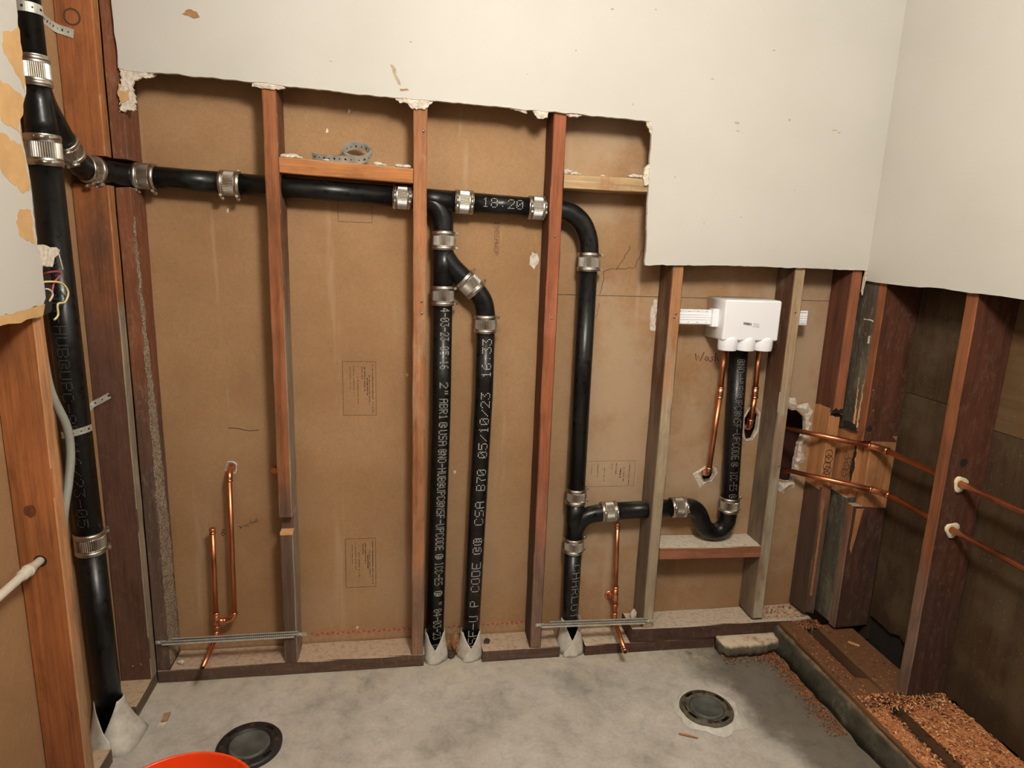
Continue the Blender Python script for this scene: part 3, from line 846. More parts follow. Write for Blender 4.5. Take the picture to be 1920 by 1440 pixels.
# left wall: corner stud with pipe notch, near stud
def lstud(name, y0, y1, pieces, m_side, m_face, label, seed):
    mb = MB()
    for (z0, z1) in pieces: mb.board(-LD + E2, 0, y0, y1, z0, z1, seed=seed + int(z0 * 10))
    # face towards the room carries its own colour (index 1)
    o = mb.build(name, [m_side, m_face], loc=(-LD / 2, (y0 + y1) / 2, pieces[0][0]))
    for p in o.data.polygons:
        if p.normal.x > .6: p.material_index = 1
    return tag(o, label, 'stud', 'bare wooden wall studs')
stLC = lstud('wood_stud', -.0400, -.0008, [(PZ, 1.538), (1.612, CEIL)], M['stud_left'], M['stud_left_face'], 'wide red-brown stud beside the tall stack, grey dust on its edge', 31)
mb = MB(); mb.lathe([(.021, 0), (.0165, .0006)], (-.049, -.0407, 1.945), (0, -1, 0), 20); mb.build('saw_ring', M['ink'], stLC)
stLN = lstud('wood_stud', -.4640, -.4240, [(PZ, CEIL)], M['stud_near'], M['stud_near_face'], 'large orange stud nearest at the left edge, cable through it', 41)
mb = MB(); mb.prism(rag(blob(-.052, .79, .013, .017, 14, .2, 4), .006, .001, 2), fxz, -.4648, -.4640); mb.build('knot', M['knot'], stLN)
mb = MB(); mb.lathe([(.0145, 0), (.0001, .0)], (-.045, -.4652, .667), (0, -1, 0), 16); mb.build('drilled_hole', M['ink_black'], stLN)
# right wall studs
def rstud(y0, y1, pieces, m_side, m_face, label, seed, x0=XR):
    mb = MB()
    for q in pieces:
        z0, z1 = q[0], q[1]; xa = q[2] if len(q) > 2 else x0
        mb.board(xa, XS - .001, y0, y1, z0, z1, seed=seed + int(z0 * 10), ends=.012)
    o = mb.build('wood_stud', [m_side, m_face], loc=((x0 + XS) / 2, (y0 + y1) / 2, pieces[0][0]))
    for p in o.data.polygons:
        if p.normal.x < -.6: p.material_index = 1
    return tag(o, label, 'stud', 'bare wooden wall studs')
rs1 = rstud(-.0605, .060, [(.115, .595), (.835, CEIL)], M['stud_weather'], M['stud_weather'], 'blackened weathered stud wedged in the right corner', 51)
mb = MB(); mb.board(2.320, XS - .001, -.06, .058, .58, .85, seed=52); mb.build('notch_core', M['fresh_wood'], rs1)
rs2 = rstud(-.0955, -.062, [(.115, .575), (.81, CEIL)], M['stud_right'], M['stud_right_face'], 'dark brown stud right of the blackened corner stud', 61)
mb = MB(); mb.board(2.343, XS - .001, -.0955, -.062, .56, .83, seed=62); mb.build('notch_core', M['fresh_wood'], rs2)
mb = MB(); mb.prism(rag([(2.325, .57), (2.352, .57), (2.330, .40), (2.322, .42)], .02, .001, 3), fxz, -.0962, -.0950); mb.build('fresh_split', M['fresh_wood'], rs2)
mb = MB(); mb.lathe([(.011, 0), (.0001, 0)], (2.327, -.0964, .857), (0, -1, 0), 14); mb.build('drilled_hole', M['ink_black'], rs2)
rs3 = rstud(-.4480, -.4080, [(.100, CEIL)], M['stud_right'], M['stud_right_face'], 'dark red stud on the right wall with two copper pipes through it', 71)
mb = MB(); mb.lathe([(.0125, 0), (.0001, 0)], (2.358, -.4490, .857), (0, -1, 0), 16); mb.build('drilled_hole', M['ink_black'], rs3)
# hole-saw rings on the fresh wood of the corner
def rings(parent, pts, r, axis, mt='ink'):
    mb = MB()
    for p in pts:
        mb.lathe([(r, 0), (r * .9, .0009), (r * .84, 0)], p, axis, 16)
        mb.lathe([(r * .16, .0005), (.0001, .0005)], p, axis, 8)
    mb.build('drill_ring', M[mt], parent)
rings(stF, [(2.268, 0.0108, .735), (2.270, 0.0108, .715), (2.266, 0.0108, .69), (2.272, 0.0108, .672), (2.268, 0.0108, .655)], .0155, (0, -1, 0))
rings(rs1, [(2.3188, -.012, .735), (2.3188, -.035, .72), (2.3188, -.02, .70), (2.3188, -.045, .69), (2.3188, -.012, .672), (2.3188, -.035, .66)], .0145, (-1, 0, 0))

mb = MB(); mb.prism(rag([(-.004, 1.378), (-.016, 1.378), (-.012, 1.33), (-.008, 1.295), (-.001, 1.31)], .008, .0015, 2), fyz, 2.2925, 2.2955); mb.build('torn_plaster_edge', M['plaster'], dwr)
for (pts_, sd) in (([(-.038, .86), (-.046, .86), (-.034, 1.02), (-.031, 1.02)], 1), ([(-.056, .85), (-.060, .85), (-.0595, 1.0), (-.057, 1.0)], 2), ([(-.048, 1.14), (-.058, 1.14), (-.056, 1.165), (-.050, 1.165)], 3), ([(-.015, 1.215), (-.060, 1.212), (-.060, 1.217), (-.015, 1.219)], 4)):
    mb = MB(); mb.prism(rag(pts_, .006, .0018, sd), fyz, XR - .0012, XR + .001); mb.build('pale_streak', M['shaving_pale'] if sd < 3 else M['plaster'], rs1)
for (parent, fn, d, pts_, sd) in ((stF, fxz, -.001, [(2.252, .885), (2.291, .885), (2.291, .902), (2.275, .897), (2.262, .906), (2.252, .896)], 1), (stF, fxz, .0112, [(2.252, .875), (2.291, .868), (2.291, .892), (2.252, .892)], 2),
                                  (rs1, fyz, XR - .001, [(.012, .835), (-.03, .832), (-.058, .836), (-.055, .85), (-.02, .862), (.012, .856)], 3), (rs1, fyz, 2.3192, [(-.056, .66), (-.060, .70), (-.058, .78), (-.050, .80), (-.046, .74), (-.040, .69), (-.046, .65)], 4)):
    mb = MB(); mb.prism(rag(pts_, .005, .002, sd), fn, d, d + .0016); mb.build('charred_edge', M['char_shade'], parent)
# nails
def nails(parent, pts, d, L=.012):
    for p in pts:
        mb = MB(); a = Vector(p); d_ = Vector(d).normalized()
        mb.tube([a - d_ * .004, a + d_ * L], .0011, 8); mb.lathe([(.0001, L + .0012), (.003, L + .001), (.003, L)], a, d_, 10)
        mb.build('nail', M['nail'], parent)
nails(stB, [(.835, 0, 1.73), (.832, 0, 1.244), (.833, 0, 1.208)], (.3, -1, 0), .006)
nails(stC, [(1.236, 0, 1.45), (1.238, 0, 1.20)], (.1, -1, 0), .003)
nails(stLC, [(-.028, -.04, .10), (-.052, -.04, .095)], (0, -1, 0), .002)
nails(rs2, [(2.318, -.0955, .99), (2.33, -.0955, .92)], (0, -1, 0), .003)
nails(stE, [(2.062, 0, 1.235), (2.07, 0, .70)], (0, -1, 0), .004)
nails(stD, [(1.645, 0, 1.223), (1.64, 0, 1.21)], (.3, -1, 0), .005)

# plates
def plate(x0, x1, y0, y1, z0, z1, mt, label, ax='x', seed=0, ends=.008, name='sole_plate', grp='floor plates of the framing'):
    mb = MB(); mb.board(x0, x1, y0, y1, z0, z1, ax, ch=.002, jit=.0012, seed=seed, ends=ends)
    return tag(mb.build(name, M[mt], loc=((x0 + x1) / 2, (y0 + y1) / 2, z0)), label, 'plate', grp)
plate(.002, .848, .0, YB, .0, PZ, 'plate', 'long dusty sole plate on the floor under the copper loop', seed=1)
plate(1.050, 1.322, .0, YB, .0, .042, 'plate', 'short sole plate piece between the second and third drain pipes', seed=2)
plate(1.418, 1.905, .0, YB, .0, .040, 'plate_dark', 'dark sole plate piece under the raised plate end', seed=3)
plate(1.585, 2.285, -.004, YB, .0425, .095, 'plate_dark', 'raised dark plate carrying the studs beside the outlet box', seed=4)
plate(-LD + E2, -.0008, -.165, .0, .0, PZ - .001, 'plate_y', 'short left wall plate behind the wrapped stack', 'y', 5)
plate(-LD + E2, -.0008, -1.4, -.33, .0, PZ - .001, 'plate_y', 'left wall plate under the nearest stud', 'y', 6)

# blocking between studs
def block(x0, x1, y0, y1, z0, z1, mt, label, seed, dz=0):
    mb = MB(); mb.board(x0, x1, y0, y1, z0, z1, 'x', seed=seed)
    for i, v in enumerate(mb.v):
        k = (v[0] - x0) / (x1 - x0) - .5
        mb.v[i] = (v[0], v[1], v[2] + dz * k)
    return tag(mb.build('wood_block', M[mt], loc=((x0 + x1) / 2, (y0 + y1) / 2, z0)), label, 'wood block', 'blocking nailed between studs')
bk1 = block(.4345, .8068, .0, YB, 1.5905, 1.632, 'block_orange', 'orange wood block carrying the roll of metal strap', 1, -.012)
bk2 = block(1.2555, 1.562, .0, YB, 1.592, 1.632, 'block_pale', 'pale stained wood block at the cut drywall corner', 2, 0)
bk3 = block(1.6625, 2.043, -.004, YB, .357, .400, 'block_brown', 'dusty wood block under the curved black trap', 3, -.006)

# ---- ceiling lamp (out of frame)
cl = thing('globe_lamp', (LAMP.x, LAMP.y, CEIL), 'white globe lamp under the ceiling', 'lamp')
mb = MB(); mb.lathe([(.0, .0), (.07, .0), (.07, .02), (.03, .035), (.03, .07), (.0, .07)], (LAMP.x, LAMP.y, CEIL - .0005), (0, 0, -1), 40); mb.build('holder', M['white_plastic'], cl)
mb = MB(); mb.lathe([(.155 * math.sin(math.pi * i / 20) + .0001, .155 * math.cos(math.pi * i / 20)) for i in range(21)], LAMP, (0, 0, 1), 40); go = mb.build('globe', M['diffuser'], cl)

# ================================================================== BLACK IRON PIPES
R2 = .030
def coupling(parent, c, axis, r, L=.058, screw=(1, 0, 0), lift=.0045):
    """stainless shield with two worm-drive bands; screws sit at the side named"""
    c = Vector(c); a = Vector(axis).normalized()
    ro = r + lift
    # corrugated shield
    seg = 96; prof = [(-L / 2, ro), (-L / 2 + .004, ro + .0008), (-L * .26, ro), (-L * .24, ro), (L * .24, ro), (L * .26, ro), (L / 2 - .004, ro + .0008), (L / 2, ro)]
    up = Vector((0, 0, 1)) if abs(a.z) < .9 else Vector((0, 1, 0))
    u = a.cross(up).normalized(); w_ = a.cross(u)
    mb = MB(); vs = []
    for i, (h, q) in enumerate(prof):
        for k in range(seg):
            t = 2 * math.pi * k / seg
            rr = q + (.0009 * (1 if k % 2 else -1) if i in (3, 4) else 0)
            vs.append(c + a * h + (u * math.cos(t) + w_ * math.sin(t)) * rr)
    fs = [(i * seg + k, i * seg + (k + 1) % seg, (i + 1) * seg + (k + 1) % seg, (i + 1) * seg + k) for i in range(len(prof) - 1) for k in range(seg)]
    mb.add(vs, fs, 0, False)
    mb.lathe([(r - .001, -L / 2), (ro, -L / 2)], c, a, 48); mb.lathe([(ro, L / 2), (r - .001, L / 2)], c, a, 48)
    o = mb.build('coupling', M['steel'], parent)
    s = Vector(screw); s = (s - a * s.dot(a)).normalized(); tang = a.cross(s)
    for sg in (-1, 1):
        h = sg * L * .39
        b = MB(); b.lathe([(ro, -.0050), (ro + .0013, -.0046), (ro + .0013, .0046), (ro, .0050)], c + a * h, a, 48)
        bo = b.build('clamp_band', M['band'], o)
        p = c + a * h + s * (ro + .0065)
        q = MB(); q.tube([p - tang * .0105, p + tang * .0105], .0042, 10); q.tube([p + tang * .0105, p + tang * .0165], .0052, 6, smooth=False); q.tube([p - tang * .0135, p - tang * .0105], .0030, 8)
        q.build('clamp_screw', M['band'], o)
    return o

def run(name, loc, label, grp='black iron drain and vent pipes', cat='pipe'):
    return thing(name, loc, label, cat, grp)
def pipe(parent, pts, r, name='pipe', seg=32, mt='iron'):
    mb = MB(); mb.tube(pts, r, seg); return mb.build(name, M[mt], parent)
FRONT = Vector((0, -1, 0.1))

# tall stack in the left wall
R3 = .0330
R3T = .0270
ys = lambda z: -.222 - .019 * z
S = lambda z: (-.045, ys(z), z)
st = run('vent_stack', S(.0), 'tall black stack standing in the open left wall bay')
pipe(st, [S(.02), S(.575)], R3); pipe(st, [S(.635), S(1.565)], R3); pipe(st, [S(1.795), S(CEIL - .002)], R3T)
wy = MB(); wy.tube([S(1.62), S(1.66), S(1.70), S(1.745)], [R3, R3 - .001, R3T + .001, R3T], 32)
wy.tube(smooth_path([S(1.735), (-.045, ys(1.7) + .02, 1.70), (-.045, -.185, 1.655), (-.045, -.160, 1.634)], 5), R3T + .001, 32)
wyo = wy.build('wye_fitting', M['iron'], st)
coupling(st, S(1.767), (0, -.019, 1), R3T, .066, (-1, -.2, 0), .004); coupling(st, S(1.596), (0, -.019, 1), R3, .070, (.35, -1, 0), .003); coupling(st, S(.605), (0, -.019, 1), R3, .062, (1, .5, 0), .0028)
br = Vector((0, .80, -.62)).normalized()
coupling(st, (-.045, -.140, 1.616), br, R3T, .052, (.4, -.4, -1))
pipe(st, smooth_path([(-.045, -.120, 1.600), (-.044, -.095, 1.584), (-.040, -.070, 1.576)], 5), .030, 'bend')
coupling(st, (-.034, -.050, 1.5755), (.42, .9, -.02), .030, .036, (.2, -.3, -1))
pipe(st, smooth_path([(-.036, -.060, 1.5755), (-.022, -.030, 1.5748), (-.004, .012, 1.5742), (.016, .040, 1.5736), (.045, .050, 1.5728)], 5), .030, 'bend')
mb = MB()
pipe_text(mb, 'c2-NO-HUBcUPC-85/16/23-05', S(1.36), S(.66), R3, .026, -.35, 1, (.5, -1.0, 0), .6)
mb.build('pipe_print', M['print_faint'], st)

zm = lambda x: 1.5738 - .0337 * x
Hp = lambda x: (x, .05, zm(x))
hv = run('vent_pipe', Hp(.3), 'horizontal black vent pipe crossing behind the studs near the top')
pipe(hv, [Hp(.083), Hp(.268)], R2); pipe(hv, [Hp(.310), Hp(.755)], R2); pipe(hv, [Hp(.978), Hp(1.168)], R2)
pipe(hv, [Hp(.040), Hp(.083)], R2 + .001, 'sleeve')
for x, s in ((.064, (0, -.2, -1)), (.289, (0, -.35, -1)), (.776, (0, -1, 0)), (.960, (0, -1, .0)), (1.186, (0, -1, .0))):
    coupling(hv, Hp(x), (1, 0, -.0337), R2, .056, s)
te = MB(); te.tube([Hp(.795), Hp(.940)], R2 + .001, 32)
te.tube(smooth_path([Hp(.815), (.850, .05, 1.541), (.880, .05, 1.522), (.896, .05, 1.490), (.899, .05, 1.455), (.899, .05, 1.435)], 6), R2 + .0005, 32)
te.build('tee_fitting', M['iron'], hv)
pipe(hv, smooth_path([Hp(1.20), Hp(1.24), (1.290, .05, 1.524), (1.331, .05, 1.494), (1.353, .05, 1.450), (1.360, .05, 1.405), (1.360, .05, 1.385)], 7), R2 + .001, 'bend')
mb = MB(); pipe_text(mb, '18:20', (1.012, .05, zm(1.012)), (1.138, .05, zm(1.138)), R2, .030, -.12, 1, (0, -1, .25), .5)
mb.build('pipe_print', M['print_white'], hv)

# first double pipe
d1 = run('drain_pipe', (.887, .05, 0), 'black drain pipe with branch fitting, just right of the tan stud')
x1 = lambda z: .886 + .014 * min(1, z / .9)
P1 = lambda z: (x1(z), .05, z)
pipe(d1, [P1(.015), P1(.6), P1(.9), P1(1.240)], R2)
wy = MB(); wy.tube([P1(1.28), P1(1.418)], R2 + .001, 32)
wy.tube(smooth_path([(.900, .05, 1.385), (.925, .05, 1.350), (.951, .05, 1.3245), (.968, .05, 1.309)], 5), R2, 32)
wy.build('wye_fitting', M['iron'], d1)
coupling(d1, (.899, .05, 1.425), (0, 0, 1), R2, .056, (1, -.1, 0)); coupling(d1, P1(1.258), (0, 0, 1), R2, .060, (1, -.3, 0))
coupling(d1, (.984, .05, 1.294), (.725, 0, -.69), R2, .060, (.69, -.3, .725))
ip = lambda tab: (lambda py: next(tab[i][1] + (tab[i + 1][1] - tab[i][1]) * (py - tab[i][0]) / (tab[i + 1][0] - tab[i][0]) for i in range(len(tab) - 1) if py <= tab[i + 1][0] or i == len(tab) - 2))
mb = MB(); zf = {'a': 1.222, 'b': 1.032}
for (s, za, zb) in (('4-03-23 05:16', 1.222, 1.030), ('2"', .988, .945), ('ABR1', .935, .868), ('c', .858, .840), ('USA', .832, .780), ('cNO-HUBcUPCcNSF-UPCODE', .768, .415), ('r', .402, .384), ('ICC-ES', .372, .288), ('r', .268, .248), ('"', .228, .212), ('04-03-23 05', .200, .040)):
    mb = MB(); pipe_text(mb, s, P1(za), P1(zb), R2, .029, .20, 1, (.0, -1, 0), 1.0); mb.build('pipe_print', M['print_dim'], d1)

d2 = run('drain_pipe', (1.012, .05, 0), 'black drain pipe curving off the branch, second of the close pair')
x2 = lambda z: 1.010 + .026 * min(1, z / .95)
P2 = lambda z: (x2(z), .05, z)
pipe(d2, smooth_path([(.992, .05, 1.286), (1.012, .05, 1.264), (1.027, .05, 1.238), (1.034, .05, 1.205), (1.035, .05, 1.185)], 6), R2 + .001, 'bend')
pipe(d2, [P2(.015), P2(.5), P2(.95), P2(1.165)], R2)
coupling(d2, (1.035, .05, 1.172), (0, 0, 1), R2, .056, (1, -.2, 0))
mb = MB()
for (s, za, zb) in (('NSF-U P CODE', .030, .365), ('cr', .395, .455), ('CSA', .500, .585), ('B70', .622, .697), ('05/10/23', .735, .955), ('16:33', 1.003, 1.128)):
    mb = MB(); pipe_text(mb, s, P2(za), P2(zb), R2, .033, -.12, 1, (.0, -1, 0), .62); mb.build('pipe_print', M['print_white'], d2)

d3 = run('drain_pipe', (1.368, .05, 0), 'black drain pipe below the large elbow, right of the reddish stud')
x3 = lambda z: 1.368 - .008 * min(1, z / 1.0)
P3 = lambda z: (x3(z), .05, z)
pipe(d3, [P3(1.362), P3(.602)], R2); pipe(d3, [P3(.390), P3(.015)], R2)
te = MB(); te.tube([P3(.572), P3(.428)], R2 + .001, 32)
te.tube(smooth_path([(1.366, .05, .445), (1.375, .05, .475), (1.395, .05, .502), (1.425, .05, .515), (1.462, .05, .520)], 6), R2, 32)
te.build('tee_fitting', M['iron'], d3)
coupling(d3, P3(1.375), (0, 0, 1), R2, .058, (1, -.1, 0)); coupling(d3, P3(.587), (0, 0, 1), R2, .056, (1, .3, 0)); coupling(d3, P3(.405), (0, 0, 1), R2, .056, (1, .3, 0))
mb = MB(); pipe_text(mb, 'CHARLOTT', P3(.342), P3(.105), R2, .030, .28, 1, (0, -1, 0), .75)
mb.build('pipe_print', M['print_dim'], d3)

tw = run('washer_drain', (1.93, .05, .40), 'black standpipe and curved trap hanging below the white outlet box')
pipe(tw, [(1.505, .05, .5245), (1.715, .05, .5315)], R2, 'trap_arm')
coupling(tw, (1.484, .05, .524), (1, 0, .03), R2, .056, (-.1, -1, .2)); coupling(tw, (1.738, .05, .532), (1, 0, .02), R2, .056, (0, -1, .3))
pipe(tw, smooth_path([(1.760, .05, .533), (1.785, .05, .531), (1.812, .05, .515), (1.828, .05, .487), (1.842, .05, .458), (1.864, .05, .439), (1.890, .05, .434), (1.914, .05, .445), (1.928, .05, .470), (1.931, .05, .505), (1.931, .05, .520)], 6), R2 + .0005, 'trap')
coupling(tw, (1.931, .05, .540), (0, 0, 1), R2, .056, (1, .2, 0))
W1 = lambda z: (1.931 - .024 * (z - .55) / .5, .05, z)
pipe(tw, [W1(.555), W1(.8), W1(1.108)], R2, 'standpipe')
mb = MB()
for (s, za, zb) in (('cNO-HUBcUPCcNSF-UPCODE', 1.070, .715), ('c', .706, .690), ('ICC-ES', .672, .600), ('c', .588, .572)):
    mb = MB(); pipe_text(mb, s, W1(za), W1(zb), R2, .027, .25, 1, (-.4, -1, 0), .7); mb.build('pipe_print', M['print_dim'], tw)

# sheet wraps at the feet of the pipes
def wrap(cx, cy, r, h_hi, h_lo, label, seed, flare=.012, flare_dir=(0, 0)):
    """two overlapping sheets round the pipe's foot; their slanting front edges cross in a V"""
    t = thing('pipe_wrap', (cx, cy, 0), label, 'wrap', 'white sheets wrapped round pipe feet')
    for side in (-1, 1):
        rnd = random.Random(seed * 5 + side); cols = 26; rows = 7; vs = []
        a0, a1 = -.62, math.pi + .1                 # measured from the front, round this side to the back
        lift = .0022 + (.0026 if side == 1 else 0)
        for j in range(rows):
            q = j / (rows - 1)
            for k in range(cols):
                a = a0 + (a1 - a0) * k / (cols - 1)
                top = min(h_hi, h_lo * .25 + (h_hi - h_lo * .25) * (a - a0) / 1.55)
                z = top * q
                fl = flare * (1 - min(1, z / h_hi)) ** 1.4
                rr = r + lift + fl * (1 + .22 * math.sin(4.0 * a + seed + side)) + rnd.random() * .0012
                fr = max(0, math.cos(a)); dn = (1 - min(1, z / h_hi)) ** 2
                vs.append((cx + side * math.sin(a) * rr + flare_dir[0] * dn * (1 if side == 1 else .25), cy - math.cos(a) * rr * (1 if a < 1.57 else .85) + flare_dir[1] * dn * fr, .0008 + z))
        mb = MB(); mb.add(vs, [(j * cols + k, j * cols + k + 1, (j + 1) * cols + k + 1, (j + 1) * cols + k) for j in range(rows - 1) for k in range(cols - 1)], 0, True)
        o = mb.build('sheet_flap', M['wrap'], t)
        md = o.modifiers.new('thickness', 'SOLIDIFY'); md.thickness = .0008
    return t
wrap(.886, .048, R2, .105, .045, 'white sheet wrapped round the foot of the leftmost of the pair of drain pipes', 1)
wrap(1.010, .048, R2, .100, .052, 'white sheet wrapped round the foot of the second drain pipe', 2)
wrap(1.369, .046, R2, .125, .050, 'white sheet wrapped at the foot of the third drain pipe, below the long steel bracket', 3, flare=.018)
wrap(-.044, -.226, R3, .125, .045, 'large white sheet flared round the foot of the tall left stack', 4, flare=.024, flare_dir=(.030, -.03))

# ================================================================== COPPER
def copper_parts(parent, segs, r=.008):
    for pts in segs: pipe(parent, pts, r, 'tube', 18, 'copper')
def fitting(parent, pts, r=.0098, name='fitting'):
    mb = MB(); mb.tube(pts, r, 18)
    for e in (pts[0], pts[-1]):
        pass
    P = [Vector(p) for p in pts]
    for (p, d) in ((P[0], (P[0] - P[1]).normalized()), (P[-1], (P[-1] - P[-2]).normalized())):
        mb.lathe([(r, -.006), (r + .0013, -.004), (r + .0013, -.001), (r - .001, .0005)], p, d, 18)
    return mb.build(name, M['copper_bright'], parent)
def elbow(a, b, c, n=5):
    """quarter bend from a through corner b to c"""
    a, b, c = Vector(a), Vector(b), Vector(c)
    return [(1 - t) ** 2 * a + 2 * t * (1 - t) * b + t * t * c for t in [i / n for i in range(n + 1)]]

cl1 = thing('copper_loop', (.176, .05, .12), 'copper pipe loop with stub-out in the left stud bay', 'copper pipe')
copper_parts(cl1, [[(.180, .05, .500), (.175, .05, .215)], [(.2385, .055, .672), (.232, .05, .215)], [(.1735, .05, .160), (.1735, .045, .142)],
                   [(.1735, .035, .1300), (.170, -.100, .1135)]])
fitting(cl1, [(.180, .05, .488), (.180, .05, .506)], .0092, 'cap')
te = MB(); te.tube([(.175, .05, .212), (.174, .05, .155)], .0100, 18); te.tube([(.175, .05, .182), (.200, .05, .180)], .0098, 18); te.build('tee_fitting', M['copper_bright'], cl1)
fitting(cl1, [(.175, .05, .212), (.1748, .05, .203)]); fitting(cl1, [(.1738, .05, .164), (.1736, .05, .154)])
fitting(cl1, elbow((.198, .05, .180), (.231, .05, .181), (.232, .05, .210), 6), .0098, 'elbow')
fitting(cl1, elbow((.2388, .0555, .660), (.2388, .056, .695), (.2345, .104, .690), 6), .0098, 'elbow')
fitting(cl1, elbow((.1735, .046, .146), (.1735, .047, .131), (.1734, .030, .1300), 4), .0098, 'elbow')
mb = MB(); mb.lathe([(.0066, .0002), (.0001, .0002)], (.170, -.1003, .1134), (0, -1, -.12), 16); mb.build('open_end', M['ink_black'], cl1)
mb = MB(); mb.tube([(.368, .106, .682), (.368, .092, .682)], .0085, 16); mb.tube([(.368, .094, .682), (.368, .088, .682)], .0105, 16)
stub1 = tag(mb.build('copper_stub', M['copper'], loc=(.368, .1, .682)), 'short copper stub poking out beside the reddish patched stud', 'copper pipe')

cl2 = thing('copper_riser', (1.533, .05, .1), 'single copper riser with angled stub under the trap arm', 'copper pipe')
copper_parts(cl2, [[(1.520, .05, .470), (1.530, .05, .232)], [(1.533, .05, .165), (1.534, .05, .128)], [(1.534, .035, .098), (1.531, -.088, .0700)]])
fitting(cl2, [(1.520, .05, .460), (1.5195, .05, .480)], .0092, 'cap')
te = MB(); te.tube([(1.530, .05, .232), (1.533, .05, .163)], .0100, 18); te.tube([(1.531, .05, .190), (1.527, .1035, .172)], .0095, 18); te.lathe([(.0095, .004), (.017, .003), (.018, .0), (.0001, 0)], (1.527, .1036, .172), (0, -1, 0), 20); te.build('tee_fitting', M['copper_bright'], cl2)
fitting(cl2, [(1.530, .05, .236), (1.5305, .05, .226)]); fitting(cl2, [(1.533, .05, .168), (1.5335, .05, .158)])
fitting(cl2, elbow((1.534, .05, .132), (1.534, .05, .100), (1.5335, .028, .0975), 5), .0098, 'elbow')
fitting(cl2, [(1.5313, -.075, .0728), (1.531, -.092, .0692)], .0092, 'cap')
mb = MB(); mb.lathe([(.0066, .0006), (.0001, .0006)], (1.531, -.0925, .0690), (0, -1, -.22), 16); mb.build('open_end', M['ink_black'], cl2)

cw1 = thing('copper_supply', (1.845, .05, .66), 'copper supply pipe left of the standpipe below the outlet box', 'copper pipe', 'copper supplies of the outlet box')
copper_parts(cw1, [[(1.851, .045, 1.105), (1.851, .045, .962)], [(1.850, .045, .935), (1.841, .05, .672)]], .0088)
fitting(cw1, [(1.851, .045, .970), (1.850, .045, .930)], .0108)
fitting(cw1, elbow((1.841, .05, .680), (1.840, .052, .650), (1.852, .108, .638), 6), .0104, 'elbow')
cw2 = thing('copper_supply', (1.985, .05, .83), 'copper supply pipe right of the standpipe below the outlet box', 'copper pipe', 'copper supplies of the outlet box')
copper_parts(cw2, [[(1.976, .045, 1.105), (1.979, .045, .962)], [(1.980, .045, .935), (1.978, .05, .845)]], .0088)
fitting(cw2, [(1.979, .045, .970), (1.980, .045, .930)], .0108)
fitting(cw2, elbow((1.978, .05, .853), (1.978, .052, .815), (1.998, .106, .810), 6), .0104, 'elbow')

def cross(z0, z1, ye, label, zc, yb):
    t = thing('copper_line', (2.36, -.3, z1), label, 'copper pipe', 'copper lines turning the corner')
    a = Vector((2.120, .125, z0)); e = Vector((2.358, ye, z1))
    d = (e - a).normalized()
    far = Vector((2.358, -1.4, z1 - .01))
    copper_parts(t, [[a, e - d * .020], [e + Vector((0, -.022, 0)), far]], .0092)
    fitting(t, elbow(e - d * .036, e, e + Vector((0, -.036, 0)), 6), .0115, 'elbow')
    fitting(t, [a + d * .005, a + d * .03], .0105)
    # foam collar where it leaves the stud
    mb = MB(); rnd = random.Random(int(z1 * 100)); n = 18; vs = []
    c = Vector((2.358, -.4492, z1 - .003))
    for (rr, dy) in ((.0095, -.002), (.020, -.006), (.022, -.001), (.021, .0)):
        for k in range(n):
            q = 2 * math.pi * k / n; r_ = rr * (1 + .16 * math.sin(3 * q + z1 * 9) + .06 * rnd.random()) if rr > .01 else rr
            vs.append(c + Vector((math.cos(q) * r_, dy, math.sin(q) * r_ * 1.05)))
    mb.add(vs, [(j * n + k, j * n + (k + 1) % n, (j + 1) * n + (k + 1) % n, (j + 1) * n + k) for j in range(3) for k in range(n)], 0, True)
    mb.build('foam_collar', M['foam'], t)
    return t
cross(.806, .797, -.122, 'upper copper line turning the corner into the right wall', 0, 0)
cross(.650, .656, -.160, 'lower copper line turning the corner into the right wall', 0, 0)

# ================================================================== STEEL STRAPS AND BRACKETS
def strap_mesh(pts, width_dir, width, thick=.0012, hole_step=.019):
    """perforated hanger strap as a ribbon with dark punched dots"""
    P = [Vector(p) for p in pts]; wd = Vector(width_dir).normalized(); n = len(P); vs = []
    nr = []
    for i in range(n):
        t = (P[min(n - 1, i + 1)] - P[max(0, i - 1)]).normalized(); nr.append(t.cross(wd).normalized())
    for i in range(n):
        for s in (-1, 1):
            for q in (-1, 1): vs.append(P[i] + wd * s * width / 2 + nr[i] * q * thick / 2)
    fs = []
    for i in range(n - 1):
        b, c = i * 4, (i + 1) * 4
        fs += [(b, c, c + 2, b + 2), (b + 1, b + 3, c + 3, c + 1), (b, b + 1, c + 1, c), (b + 2, c + 2, c + 3, b + 3)]
    fs += [(0, 2, 3, 1), ((n - 1) * 4, (n - 1) * 4 + 1, (n - 1) * 4 + 3, (n - 1) * 4 + 2)]
    mb = MB(); mb.add(vs, fs, 0); 
    # holes
    hb = MB(); acc = hole_step * .5; k = 0
    for i in range(n - 1):
        seg = P[i + 1] - P[i]; L = seg.length; d = 0
        while acc < L:
            c = P[i] + seg * (acc / L); r = .0032 if k % 2 == 0 else .0020
            for q in (-1, 1):
                hb.lathe([(r, 0), (.0001, 0)], c + nr[i] * q * (thick / 2 + .0003), nr[i], 10)
            acc += hole_step; k += 1
        acc -= L
    return mb, hb
def strap(name, pts, wd, width, label, loc, cat='strap', step=.019):
    mb, hb = strap_mesh(pts, wd, width, hole_step=step)
    o = tag(mb.build(name, M['zinc'], loc=loc), label, cat, 'perforated steel strap pieces')
    hb.build('punched_holes', M['ink_black'], o)
    return o
def ring_pts(c, r, a0, a1, n=22):
    return [(c[0] + math.sin(a) * r, c[1] - math.cos(a) * r, c[2]) for a in [a0 + (a1 - a0) * i / n for i in range(n + 1)]]
